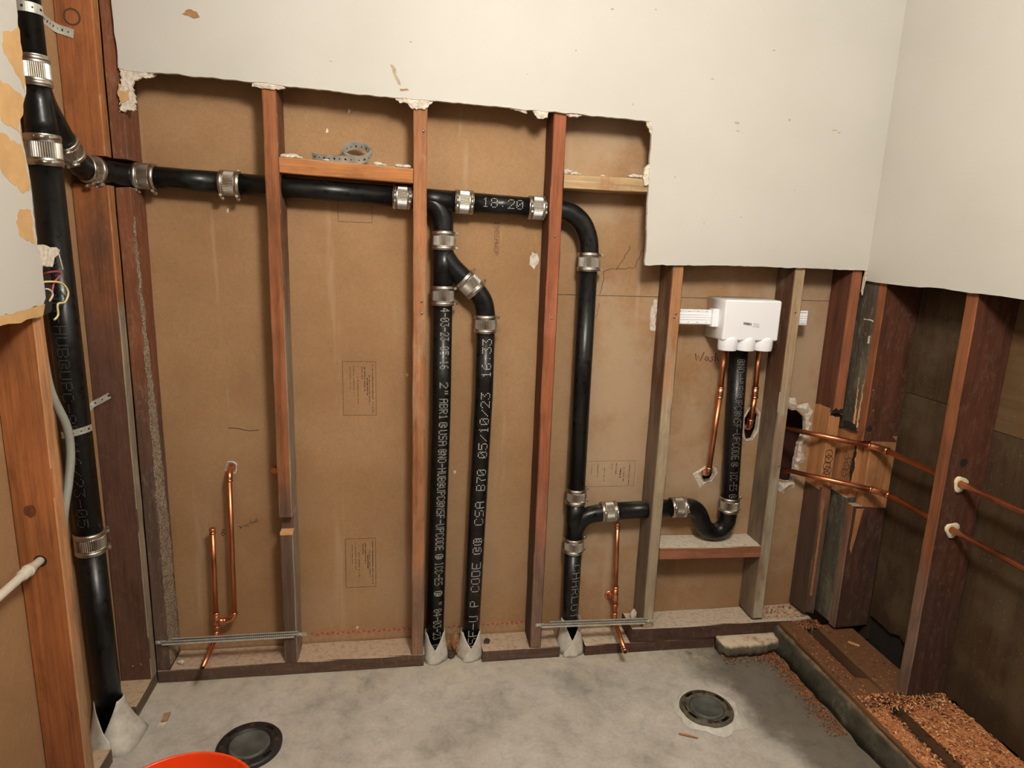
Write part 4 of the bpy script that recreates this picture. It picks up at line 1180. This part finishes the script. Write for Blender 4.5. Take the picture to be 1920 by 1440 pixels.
# clips holding the stack: round the pipe, then flat on the side of the corner stud
c = S(1.894)
strap('pipe_strap', ring_pts(c, R3T + .0012, -1.6, 2.6), (0, .0, 1), .021, 'bright punched strap round the top of the tall stack', c)
strap('stud_strap', [(-.0896, -.140, 1.925), (-.0890, -.060, 1.917), (-.084, -.0425, 1.914), (-.070, -.0418, 1.911), (-.048, -.0418, 1.905)], (.2, 0, 1), .021, 'small punched strap end screwed to the wide left stud, high up', (-.067, -.0418, 1.908), step=.013)
c = S(.913)
strap('pipe_strap', [(q[0], q[1], q[2] + .012 * math.sin(q[0] * 22 + 1.2)) for q in ring_pts(c, R3 + .0012, -1.2, 1.7)], (0, .0, 1), .017, 'dull punched strap round the middle of the tall stack', c)
strap('stud_strap', [(-.0898, -.085, .925), (-.0890, -.046, .936), (-.066, -.0450, .948), (-.044, -.0420, .962)], (-.4, 0, 1), .017, 'small punched strap end screwed to the wide left stud, halfway down', (-.067, -.042, .95), step=.02)

def bracket(x0, x1, z0, z1, label, ext):
    t = thing('steel_bracket', ((x0 + x1) / 2, -.006, z0), label, 'bracket', 'telescoping steel brackets screwed across studs')
    H = .013
    def bar(xa, xb, za, zb, y, name, mt='zinc'):
        mb = MB(); vs = []
        prof = [(0, -H / 2), (-.004, -H / 2), (-.004, -H / 2 + .002), (-.0012, -H / 2 + .003), (-.0012, H / 2 - .003), (-.004, H / 2 - .002), (-.004, H / 2), (0, H / 2)]
        for (x, z) in ((xa, za), (xb, zb)):
            vs += [(x, y + p[0], z + p[1]) for p in prof]
        mb.add(vs, [(k, (k + 1) % 8, 8 + (k + 1) % 8, 8 + k) for k in range(8)] + [tuple(range(7, -1, -1)), tuple(range(8, 16))])
        o = mb.build(name, M[mt], t)
        h = MB(); n = int((xb - xa) / .0062)
        for i in range(n):
            x = xa + (i + .5) * (xb - xa) / n; z = za + (zb - za) * (i + .5) / n
            h.box(x - .0016, x + .0016, y - .0018, y - .0011, z - .0013, z + .0013)
        h.build('slots', M['ink_black'], o)
        return o
    xm = x0 + (x1 - x0) * .55
    bar(x0 + .02, x1 - .012, z0, z1, -.006, 'outer_rail'); bar(x0 + .05, x1, z0 + .006, z1 + .006, -.0012, 'inner_rail')
    for (x, z) in ((x0, z0), (x1 - .004, z1)):
        mb = MB(); mb.box(x, x + .03, -.003, -.0008, z - .006, z + .006); mb.build('end_tab', M['zinc'], t)
        mb = MB(); mb.lathe([(.0001, .0035), (.0042, .003), (.0045, .0)], (x + .009, -.003, z), (0, -1, 0), 12); mb.build('screw', M['zinc'], t)
    return t
bracket(.004, .440, .147, .148, 'long slotted steel bracket behind the copper loop stub', 0)
bracket(1.232, 1.640, .132, .124, 'long slotted steel bracket crossing the foot of the third drain pipe', 0)

# roll of perforated strap on the orange block
zt = 1.6305
pts = []
for i in range(220):
    a = i / 220 * 2 * math.pi * 5.3
    r = .0355 + .0014 * a / (2 * math.pi)
    pts.append((.646 + math.cos(-a - 1.6) * r, .046 + math.sin(-a - 1.6) * r, zt + .0105))
a = pts[-1]; 
tail = [(.640, .0005, zt + .0105), (.60, .004, zt + .0115), (.565, .016, zt + .013), (.535, .030, zt + .016), (.518, .044, zt + .020)]
while pts[-1][1] > .006 or pts[-1][0] > .66: pts.pop()
ct, st_ = math.cos(.62), math.sin(.62)
pts = [(p[0], .004 + (p[1] - .004) * ct - (p[2] - zt - .0105) * st_, zt + .0105 + (p[1] - .004) * st_ + (p[2] - zt - .0105) * ct) for p in pts]
pts = [(p[0], max(.002, p[1] * .9), p[2]) for p in pts]
mb, hb = strap_mesh([tuple(p) for p in pts] + tail, (0, -.55, .83), .020, .0010, .016)
ro = tag(mb.build('strap_roll', M['zinc'], loc=(.646, .046, zt)), 'coiled roll of perforated metal strap lying on the orange block', 'strap roll')
hb.build('punched_holes', M['ink_black'], ro)

# ================================================================== WHITE OUTLET BOX
wbx = thing('outlet_box', (1.90, .015, 1.10), 'white plastic washing machine outlet box between two studs', 'outlet box')
def rbox(x0, x1, y0, y1, z0, z1, r, taper=0.0):
    mb = MB(); n = 5; vs = []; ring = []
    for (cx, cz, a0) in ((x1 - r, z1 - r, 0), (x0 + r, z1 - r, 90), (x0 + r, z0 + r, 180), (x1 - r, z0 + r, 270)):
        for i in range(n + 1):
            a = math.radians(a0 + 90 * i / n); ring.append((cx, cz, math.cos(a), math.sin(a)))
    mx, mz = (x0 + x1) / 2, (z0 + z1) / 2
    lev = [(y1, 1 + taper, r), (y0 + r, 1.0, r), (y0 + r * .3, 1.0, r * .75), (y0, 1.0, r * .2)]
    for (y, s, rr) in lev:
        for (cx, cz, c_, s_) in ring:
            vs.append((mx + (cx + c_ * rr - mx) * s, y, mz + (cz + s_ * rr - mz) * s))
    k = len(ring)
    fs = [(j * k + i, j * k + (i + 1) % k, (j + 1) * k + (i + 1) % k, (j + 1) * k + i) for j in range(3) for i in range(k)]
    mb.add(vs, fs, 0, True); b = len(mb.v) - len(vs)
    mb.f.append([b + 3 * k + i for i in range(k)]); mb.m.append(0); mb.s.append(False)
    mb.f.append([b + k - 1 - i for i in range(k)]); mb.m.append(0); mb.s.append(False)
    return mb
rbox(1.800, 1.996, -.030, .098, 1.139, 1.272, .007, .03).build('box_body', M['white_plastic'], wbx)
for x in (1.833, 1.896, 1.958):
    mb = MB(); mb.lathe([(.0295, .0), (.0312, .010), (.0316, .032), (.0300, .040), (.024, .048), (.0001, .052)], (x, -.0045, 1.106), (0, 0, 1), 28); mb.lathe([(.0295, 0), (.012, .0)], (x, -.0045, 1.106), (0, 0, 1), 28)
    mb.build('outlet_collar', M['white_plastic'], wbx)
def arm(x0, x1, z0, z1, y):
    mb = MB(); mb.box(x0, x1, y, y + .003, z0, z1)
    for f_ in (.08, .34, .5, .66, .92): zc = z0 + (z1 - z0) * f_; mb.box(x0 + .002, x1 - .002, y - .0016, y, zc - .0012, zc + .0012)
    o = mb.build('mounting_arm', M['white_plastic'], wbx)
    h = MB()
    for i in range(5):
        for zc in (z0 + .006, z1 - .006):
            h.lathe([(.0016, 0), (.0001, 0)], (x0 + .008 + i * (x1 - x0 - .016) / 4, y - .0004, zc + .0), (0, -1, 0), 8)
    h.build('arm_holes', M['ink_black'], o)
arm(1.6628, 1.802, 1.186, 1.234, .022)
arm(2.085, 2.124, 1.189, 1.237, .022)
mb = MB(); mb.box(1.778, 1.803, .010, .036, 1.180, 1.238); mb.build('arm_clip', M['white_plastic'], wbx)
mb = MB(); rnd = random.Random(3); x = 1.868
while x < 1.896:
    w_ = .0006 + rnd.random() * .0016; mb.box(x, x + w_, -.0306, -.0300, 1.193 - (x - 1.868) * .12, 1.201 - (x - 1.868) * .12); x += w_ + .0007 + rnd.random() * .0009
mb.build('barcode', M['ink_black'], wbx)
mb = MB()
for j in range(5):
    x = 1.901 + j * .0006
    while x < 1.922:
        l = .001 + rnd.random() * .002; mb.box(x, x + l, -.0304, -.0300, 1.187 + j * .0028 - (x - 1.868) * .12 + .003, 1.1880 + j * .0028 - (x - 1.868) * .12 + .003); x += l + .0008
mb.build('fine_print', M['scuff'], wbx)

# ================================================================== FLOOR FLANGES
def flange(cx, cy, r, label, seed, cap_mt, yaw, inner):
    t = thing('drain_flange', (cx, cy, 0), label, 'floor flange', 'black drain flanges in the slab')
    mb = MB(); mb.lathe([(r, .001), (r + .001, .011), (r - .002, .015), (r * .72, .015), (r * .66, .012), (r * .63, .002)], (cx, cy, 0), (0, 0, 1), 48)
    ringo = mb.build('flange_ring', M['abs_flange'], t)
    mb = MB(); mb.lathe([(r * .64, .003), (r * .63, .014), (r * .56, .017), (r * .5, .011), (.0001, .010)], (cx, cy, 0), (0, 0, 1), 48); mb.build('test_cap', M[cap_mt], t)
    sl = MB(); bl = MB(); up = MB()
    for k in range(4):
        a = yaw + k * math.pi / 2
        for i in range(5):
            b = a + (i - 2) * .09
            sl.lathe([(.006, .0), (.0001, 0)], (cx + math.cos(b) * r * .84, cy + math.sin(b) * r * .84, .0157), (0, 0, 1), 10)
        b = a + .78
        bl.lathe([(.0075, .0), (.0072, .003), (.0045, .003), (.004, .001), (.0001, .001)], (cx + math.cos(b) * r * .84, cy + math.sin(b) * r * .84, .015), (0, 0, 1), 14)
        for i in range(4):
            b2 = b + .18 + i * .07
            up.box(cx + math.cos(b2) * r * .84 - .002, cx + math.cos(b2) * r * .84 + .002, cy + math.sin(b2) * r * .84 - .003, cy + math.sin(b2) * r * .84 + .003, .0148, .0164)
    sl.build('bolt_slots', M['ink_black'], ringo); bl.build('flange_screw', M['rot'], ringo); up.build('raised_marks', M['abs_flange'], ringo)
    return t
M['cap_grey'] = simple('cap_grey', (84, 86, 82), .5, var=.4, sc_=22)
M['flange_dusty'] = simple('flange_dusty', (92, 84, 68), .7, var=.45, sc_=60, bump=.4)
f1 = flange(1.727, -.318, .082, 'dusty black floor flange with torn pale sheet round it, on the right', 1, 'cap_grey', .5, 0)
f2 = flange(.352, -.318, .088, 'black floor flange standing proud beside the orange bucket', 2, 'cap_grey', .9, 0)
for o in f1.children:
    if o.name.startswith('flange_ring'): o.data.materials[0] = M['flange_dusty']
# torn sheet collar left round the right flange
mb = MB(); rnd = random.Random(5); n = 44; vs = []
for j, (rr, z) in enumerate(((.084, .006), (.094, .012), (.104, .003), (.112, .001))):
    for k in range(n):
        a = 2 * math.pi * k / n
        g_ = .35 + .65 * max(0, math.cos(a + .25)) + .25 * max(0, math.cos(a + 2.0))
        r_ = .083 + (rr - .083) * g_ * (1 + .35 * math.sin(7 * a)) + rnd.random() * .003 * j
        vs.append((1.727 + math.cos(a) * r_, -.318 + math.sin(a) * r_, z * (.6 + .8 * g_) + .0006))
mb.add(vs, [(j * n + k, j * n + (k + 1) % n, (j + 1) * n + (k + 1) % n, (j + 1) * n + k) for j in range(3) for k in range(n)], 0, True)
tag(mb.build('torn_sheet', M['wrap'], loc=(1.727, -.318, 0)), 'torn translucent sheet crumpled round the right floor flange', 'sheet')

# ================================================================== ORANGE BUCKET
bx, by = .362, -.905
bk = thing('bucket', (bx, by, 0), 'orange plastic bucket at the bottom edge', 'bucket')
mb = MB(); mb.lathe([(.0001, .003), (.128, .003), (.132, .010), (.148, .355), (.152, .355), (.152, .366), (.148, .370), (.145, .366), (.128, .015), (.0001, .012)], (bx, by, 0), (0, 0, 1), 56); mb.build('pail', M['orange_plastic'], bk)
mb = MB(); mb.lathe([(.150, .300), (.156, .302), (.156, .308), (.150, .310)], (bx, by, 0), (0, 0, 1), 56); mb.build('rib', M['orange_plastic'], bk)
mb = MB(); mb.tube([(bx + math.cos(a) * .158, by + math.sin(a) * .158, .30 - .10 * math.sin(a - math.pi)) for a in [math.pi + math.pi * i / 24 for i in range(25)]], .0025, 8); mb.build('handle', M['nail'], bk)

# ================================================================== CABLES AT THE LEFT
mb = MB(); mb.tube(smooth_path([(-.022, -.409, 1.62), (-.020, -.409, 1.50), (-.020, -.412, 1.30), (-.018, -.412, 1.18), (-.014, -.404, 1.06), (-.004, -.372, .965), (-.004, -.366, .90), (-.006, -.385, .83), (-.012, -.408, .76), (-.02, -.412, .68), (-.03, -.412, .50)], 8), .0095, 16)
tag(mb.build('grey_conduit', M['grey_conduit'], loc=(-.03, -.412, .5)), 'grey flexible conduit bowing out behind the nearest stud', 'conduit')
mb = MB(); mb.tube(smooth_path([(-.034, -.398, 1.86), (-.026, -.398, 1.64), (-.020, -.393, 1.52), (-.020, -.393, 1.42), (-.024, -.39, 1.36)], 6), .0085, 12)
tag(mb.build('grey_cable', M['grey_tape'], loc=(-.02, -.39, 1.36)), 'flat grey cable along the torn drywall edge', 'cable')
nm = thing('white_cable', (-.045, -.55, .667), 'off-white conduit leaving a drilled hole in the nearest stud', 'conduit')
mb = MB(); mb.tube([(-.045, -.405, .667), (-.045, -.52, .669), (-.045, -.62, .667), (-.045, -1.3, .662)], .0095, 16); mb.build('conduit_tube', M['off_white'], nm)
mb = MB(); mb.lathe([(.0096, 0), (.0125, .002), (.0125, .040), (.0096, .042)], (-.045, -.500, .6687), (0, -1, 0), 18); mb.lathe([(.0125, .012), (.0145, .013), (.0145, .018), (.0125, .019)], (-.045, -.500, .6687), (0, -1, 0), 18); mb.build('connector', M['off_white'], nm)
jb = thing('wire_bundle', (-.03, -.34, 1.22), 'tangle of red and yellow wires at the drywall edge', 'wires')
for (pts, mt, r) in (([(-.03, -.385, 1.315), (-.02, -.36, 1.320), (-.012, -.318, 1.322), (-.014, -.305, 1.312), (-.02, -.325, 1.295), (-.022, -.338, 1.262)], 'wire_red', .0022),
                     ([(-.03, -.39, 1.297), (-.02, -.350, 1.300), (-.010, -.310, 1.294), (-.008, -.290, 1.272), (-.010, -.305, 1.250), (-.014, -.330, 1.247), (-.016, -.330, 1.222), (-.018, -.345, 1.212)], 'wire_yellow', .0024),
                     ([(-.03, -.39, 1.285), (-.022, -.350, 1.283), (-.02, -.335, 1.270), (-.022, -.35, 1.255)], 'wire_white', .0022),
                     ([(-.03, -.385, 1.33), (-.02, -.35, 1.345), (-.014, -.31, 1.365), (-.012, -.302, 1.35), (-.012, -.295, 1.325)], 'wire_white', .0013)):
    mb = MB(); mb.tube(smooth_path(pts, 6), r, 10); mb.build('wire', M[mt], jb)
mb = MB(); mb.prism(rag([(-.40, 1.38), (-.345, 1.385), (-.318, 1.36), (-.33, 1.30), (-.345, 1.23), (-.40, 1.22)], .015, .003, 4), fyz, -.022, -.030); mb.build('black_cover', M['black_plastic'], jb)
mb = MB(); mb.prism(rag([(-.43, 1.382), (-.36, 1.378), (-.345, 1.372), (-.352, 1.362), (-.372, 1.355), (-.385, 1.335), (-.43, 1.34)], .01, .003, 6), fyz, .010, .0005)
lpo = mb.build('torn_lower_edge', M['plaster'], dwl)

# ================================================================== CURB, SILLS AND SAWDUST AT THE RIGHT
mb = MB(); n = 60; vs = []; rnd = random.Random(12)
prof = [(2.120, .0), (2.127, .030), (2.132, .070), (2.143, .0845), (2.209, .0845), (2.2135, .030), (2.436, .030), (2.436, .0)]
for i in range(n + 1):
    y = .0 - 3.2 * (i / n) ** 1.6
    for (x, z) in prof:
        j = (rnd.random() - .5)
        vs.append((x + (j * .012 if x < 2.2 else 0), y if i else -.012, max(0, z + (rnd.random() - .5) * .006 if z > 0 else 0)))
k = len(prof)
mb.add(vs, [(i * k + q, i * k + (q + 1) % k, (i + 1) * k + (q + 1) % k, (i + 1) * k + q) for i in range(n) for q in range(k)] + [tuple(range(k - 1, -1, -1)), tuple(n * k + q for q in range(k))], 0, True)
tag(mb.build('concrete_curb', M['curb'], loc=(2.3, -.8, 0)), 'rough dark concrete curb along the foot of the right wall', 'curb')
mb = MB(); n = 26; vs = []; rnd = random.Random(8)
for i in range(n + 1):
    x = 1.905 + .27 * i / n; w_ = .072 * (1 - .45 * max(0, (i / n - .55)) * 2) * (1 if 1 < i else .7)
    j = [(rnd.random() - .5) * .008 for _ in range(6)]
    vs += [(x, -.0055, .001), (x, -.0055, .050), (x, -.010 + j[0] * .3, .050 + j[2] * .3), (x, -w_ + .010 + j[1], .048 + j[2] * .6), (x, -w_ + j[3], .022 + j[4] * .6), (x, -w_ + .004 + j[5], .0005)]
mb.add(vs, [(i * 6 + q, i * 6 + (q + 1) % 6, (i + 1) * 6 + (q + 1) % 6, (i + 1) * 6 + q) for i in range(n) for q in range(6)] + [(5, 4, 3, 2, 1, 0), tuple(n * 6 + q for q in range(6))], 0, True)
tag(mb.build('concrete_ledge', M['ledge'], loc=(2.04, 0, 0)), 'broken pale-topped concrete lump under the raised plate', 'concrete')

plate(2.142, 2.212, -1.6, -.02, .0865, .1005, 'sill_y', 'narrow brown sill board along the inner edge of the curb', 'y', 11, .01, 'sill_board', 'sill boards of the right wall')
plate(2.262, 2.395, -1.6, -.05, .0310, .099, 'sill_y', 'wide brown sill board carrying the dark red stud', 'y', 12, .01, 'sill_board', 'sill boards of the right wall')
mb = MB(); mb.board(2.216, 2.260, -.47, -.345, .032, .096, 'y', seed=13, ends=.03)
tag(mb.build('sill_filler', M['sill_y'], loc=(2.24, -.4, .032)), 'thin filler strip between the two sill boards', 'plate', 'sill boards of the right wall')
mb = MB(); mb.board(2.397, XS - .002, -1.6, -.415, .032, .096, 'y', seed=14, ends=.02)
tag(mb.build('sill_filler', M['sill_y'], loc=(2.42, -.9, .032)), 'thin sill strip tight against the sheathing', 'plate', 'sill boards of the right wall')

mb = MB(); mb.board(2.397, XS - .002, -.408, -.06, .0305, .044, 'y', seed=15, ends=.01)  # added black strip, stands in for deep shade in the slot
tag(mb.build('slot_shade_strip', M['char_shade'], loc=(2.42, -.23, .03)), 'near-black strip added to keep the slot by the sheathing dark', 'plate', 'sill boards of the right wall')
# sawdust and shavings: uncountable
rnd = random.Random(77)
def shavings(name, n, area, label, mts, size=(.003, .010), loc=(0, 0, 0)):
    mb = MB()
    for i in range(n):
        p = area(rnd)
        if p is None: continue
        x, y, z = p
        L = size[0] + rnd.random() * (size[1] - size[0]); w_ = .0008 + rnd.random() * .0018
        a = rnd.random() * math.pi * 2; d = Vector((math.cos(a), math.sin(a), (rnd.random() - .3) * .5)); s = Vector((-math.sin(a), math.cos(a), rnd.random() - .5)) * w_
        c = Vector((x, y, z + .001)); up = Vector((0, 0, .0012 + rnd.random() * .002))
        mb.add([c - d * L / 2 - s, c - d * L / 2 + s, c + up + s, c + up - s, c + d * L / 2 + s, c + d * L / 2 - s], [(0, 1, 2, 3), (3, 2, 4, 5)], rnd.choice((0, 0, 0, 0, 1, 1, 1, 2, 2, 2, 2, 3)))
    o = mb.build(name, mts, loc=loc)
    return tag(o, label, 'sawdust', kind='stuff')
SMD = [simple('dust_brown', (146, 100, 66), .95, var=.3, sc_=120), M['shaving_red'], simple('dust_dark', (104, 72, 48), .95, var=.3, sc_=120), M['rot']]
SM = [M['sawdust'], M['shaving_pale'], M['shaving_red'], M['rot']]
# mound of sawdust on the sills right of the stud
mb = MB(); nx, ny = 14, 60; vs = []
for j in range(ny + 1):
    y = -.455 - 1.0 * j / ny
    for i in range(nx + 1):
        x = 2.262 + (XS - 2.265) * i / nx
        k = min(1, (j / ny) * 12) * (1 if i not in (0,) else .3)
        vs.append((x, y, .0975 + k * .006 * (.4 + rnd.random()) - .0015))
mb.add(vs, [(j * (nx + 1) + i, j * (nx + 1) + i + 1, (j + 1) * (nx + 1) + i + 1, (j + 1) * (nx + 1) + i) for j in range(ny) for i in range(nx)], 0, True)
b2 = []
for j in range(ny + 1):
    y = -.46 - 1.0 * j / ny
    for i in range(6):
        b2.append((2.146 + .066 * i / 5 + (rnd.random() - .5) * .006, y, .1012 + (.0035 * rnd.random() if 0 < i < 5 and j > 1 else -.0025)))
mb.add(b2, [(j * 6 + i, j * 6 + i + 1, (j + 1) * 6 + i + 1, (j + 1) * 6 + i) for j in range(ny) for i in range(5)], 0, True)
tag(mb.build('sawdust_bed', M['sawdust'], loc=(2.31, -.9, .098)), 'bed of orange sawdust covering the sills at lower right', 'sawdust', kind='stuff')
def bed(r):
    x = 2.150 + r.random() * .285; y = -.43 - r.random() ** 1.3 * .75
    if 2.214 < x < 2.256 and (math.sin(y * 17) > -.75): return None
    if x < 2.152: return None
    return (x, y, .1005 + r.random() * .004)
shavings('wood_shavings', 3400, bed, 'orange wood shavings scattered over the sawdust bed', SM, (.004, .014), loc=(2.3, -.8, .1))
def thin(r):
    y = -.03 - r.random() * .42; x = r.choice((2.145 + r.random() * .068, 2.265 + r.random() * .125)); return (x, y, .0995)
shavings('wood_shavings', 420, thin, 'thin scatter of shavings on the sills by the corner', SMD, loc=(2.25, -.2, .1))
def fl(r):
    y = -.05 - r.random() ** 1.2 * .42; x = 2.115 - abs(r.gauss(0, .028)) + .0; return (x, y, .0006)
shavings('wood_shavings', 1500, fl, 'brown sawdust drifted along the floor against the curb', SMD, (.002, .006), loc=(2.08, -.25, 0))
def fl2(r): return (1.905 + r.random() * .22, -.075 + r.gauss(0, .022), .0006)
shavings('wood_shavings', 420, fl2, 'sawdust drifted on the floor below the broken concrete lump', SMD, (.002, .006), loc=(2.0, -.07, 0))
def cr(r): return (2.09 + r.random() * .17, .01 + r.random() * .085, .0965)
shavings('wood_shavings', 260, cr, 'sawdust lying on the raised plate by the corner stud', SM, (.002, .007), loc=(2.17, .05, .096))
def cn(r): return (2.19 + r.random() * .10, -.02 - r.random() * .05, .0995 if r.random() < .7 else .1005)
shavings('wood_shavings', 300, cn, 'reddish sawdust heaped where the sill meets the raised plate', SMD, (.002, .007), loc=(2.24, -.05, .1))

# ================================================================== CRUMBS AND SCRAPS
def crumb(cx, cy, cz, sx, sy, sz, seed, mt, name, label, cat, grp=None):
    import bmesh
    r_ = random.Random(seed); b = bmesh.new(); bmesh.ops.create_icosphere(b, subdivisions=2, radius=1)
    mb = MB(); vs = []
    for v in b.verts:
        k = 1 + (r_.random() - .5) * .5; vs.append((cx + v.co.x * sx * k, cy + v.co.y * sy * k, max(cz, cz + sz * .9 + v.co.z * sz * k)))
    mb.add(vs, [tuple(v.index for v in f.verts) for f in b.faces], 0); b.free()
    return tag(mb.build(name, M[mt], loc=(cx, cy, cz)), label, cat, grp)
LB = ['leftmost', 'second from left', 'third from left', 'just right of the strap roll', 'second right of the strap roll', 'second from the right end', 'at the far right end', 'under the strap tail']
for i, (x, y, a, b_, c_) in enumerate(((.447, .02, .014, .012, .006), (.466, .03, .016, .014, .008), (.485, .018, .012, .01, .004), (.705, .012, .011, .009, .006), (.722, .02, .009, .008, .004), (.768, .02, .018, .012, .005), (.788, .012, .012, .01, .005), (.562, .006, .010, .006, .003))):
    zt_ = 1.632 - .012 * ((x - .4345) / .3723 - .5) + .0006
    crumb(x, y, zt_, a, b_, c_, i, 'plaster', 'plaster_crumb', 'white plaster crumb on the orange block, ' + LB[i], 'crumb', 'plaster crumbs on the orange block')
LB2 = ['leftmost', 'second from left', 'third from left', 'long one near the right end', 'at the far right end', 'small one in the middle']
for i, (x, y, a, b_, c_) in enumerate(((1.268, .012, .013, .012, .008), (1.290, .015, .012, .01, .005), (1.305, .02, .008, .008, .003), (1.478, .012, .020, .014, .006), (1.50, .016, .014, .012, .006), (1.38, .02, .009, .008, .003))):
    crumb(x, y, 1.6335, a, b_, c_, 30 + i, 'plaster', 'plaster_crumb', 'white plaster crumb on the pale stained block, ' + LB2[i], 'crumb', 'plaster crumbs on the pale block')
crumb(1.608, .055, .0955, .010, .008, .022, 50, 'plaster', 'plaster_lump', 'white plaster lump leaning at the foot of the weathered stud', 'plaster')
crumb(.064, .03, .0458, .009, .008, .006, 51, 'plaster', 'plaster_chip', 'white plaster chip on the sole plate in the left corner', 'plaster')
crumb(1.07, .05, .0425, .012, .012, .006, 54, 'rot', 'wood_crumb', 'brown wood crumb beside the second wrapped pipe foot', 'crumb')
for q, (x_, a_, h_, m_) in enumerate(((.938, .020, .030, 'rubble'), (.962, .022, .040, 'rubble'), (.972, .014, .018, 'chip_brown'), (.946, .016, .012, 'rot'))):
    crumb(x_, .078 - .012 * q, .001, a_, .018, h_, 55 + q, m_, 'rubble_lump', 'crumbly brown rubble between the two wrapped pipe feet, ' + ('left lump', 'tall right lump', 'small right lump', 'small dark front lump')[q], 'rubble', 'rubble between the wrapped pipes')
mb = MB(); mb.prism(rag([(.070, -.155), (.088, -.150), (.090, -.185), (.074, -.190)], .008, .002, 3), fxy, .008, .001); tag(mb.build('brown_chip', M['paper_back'], loc=(.08, -.17, 0)), 'brown scrap of board on the floor near the left corner', 'scrap')
mb = MB(); mb.prism(rag([(.072, -.193), (.092, -.19), (.094, -.204), (.070, -.208)], .006, .002, 4), fxy, .006, .001); tag(mb.build('white_chip', M['plaster'], loc=(.08, -.2, 0)), 'white plaster scrap on the floor near the left corner', 'scrap')
mb = MB(); mb.tube([(1.598, -.408, .006), (1.622, -.418, .006), (1.648, -.432, .005)], [.003, .0042, .002], 6, smooth=False); tag(mb.build('wood_splinter', M['fresh_wood'], loc=(1.62, -.42, 0)), 'orange wood splinter on the floor before the right flange', 'splinter')
mb = MB(); mb.prism(rag([(2.315, -.165), (2.32, -.16), (2.345, -.185), (2.34, -.192)], .008, .001, 5), fxy, .103, .1005); tag(mb.build('wood_splinter', M['shaving_pale'], loc=(2.33, -.17, .1)), 'pale wood splinter on the wide sill board', 'splinter')
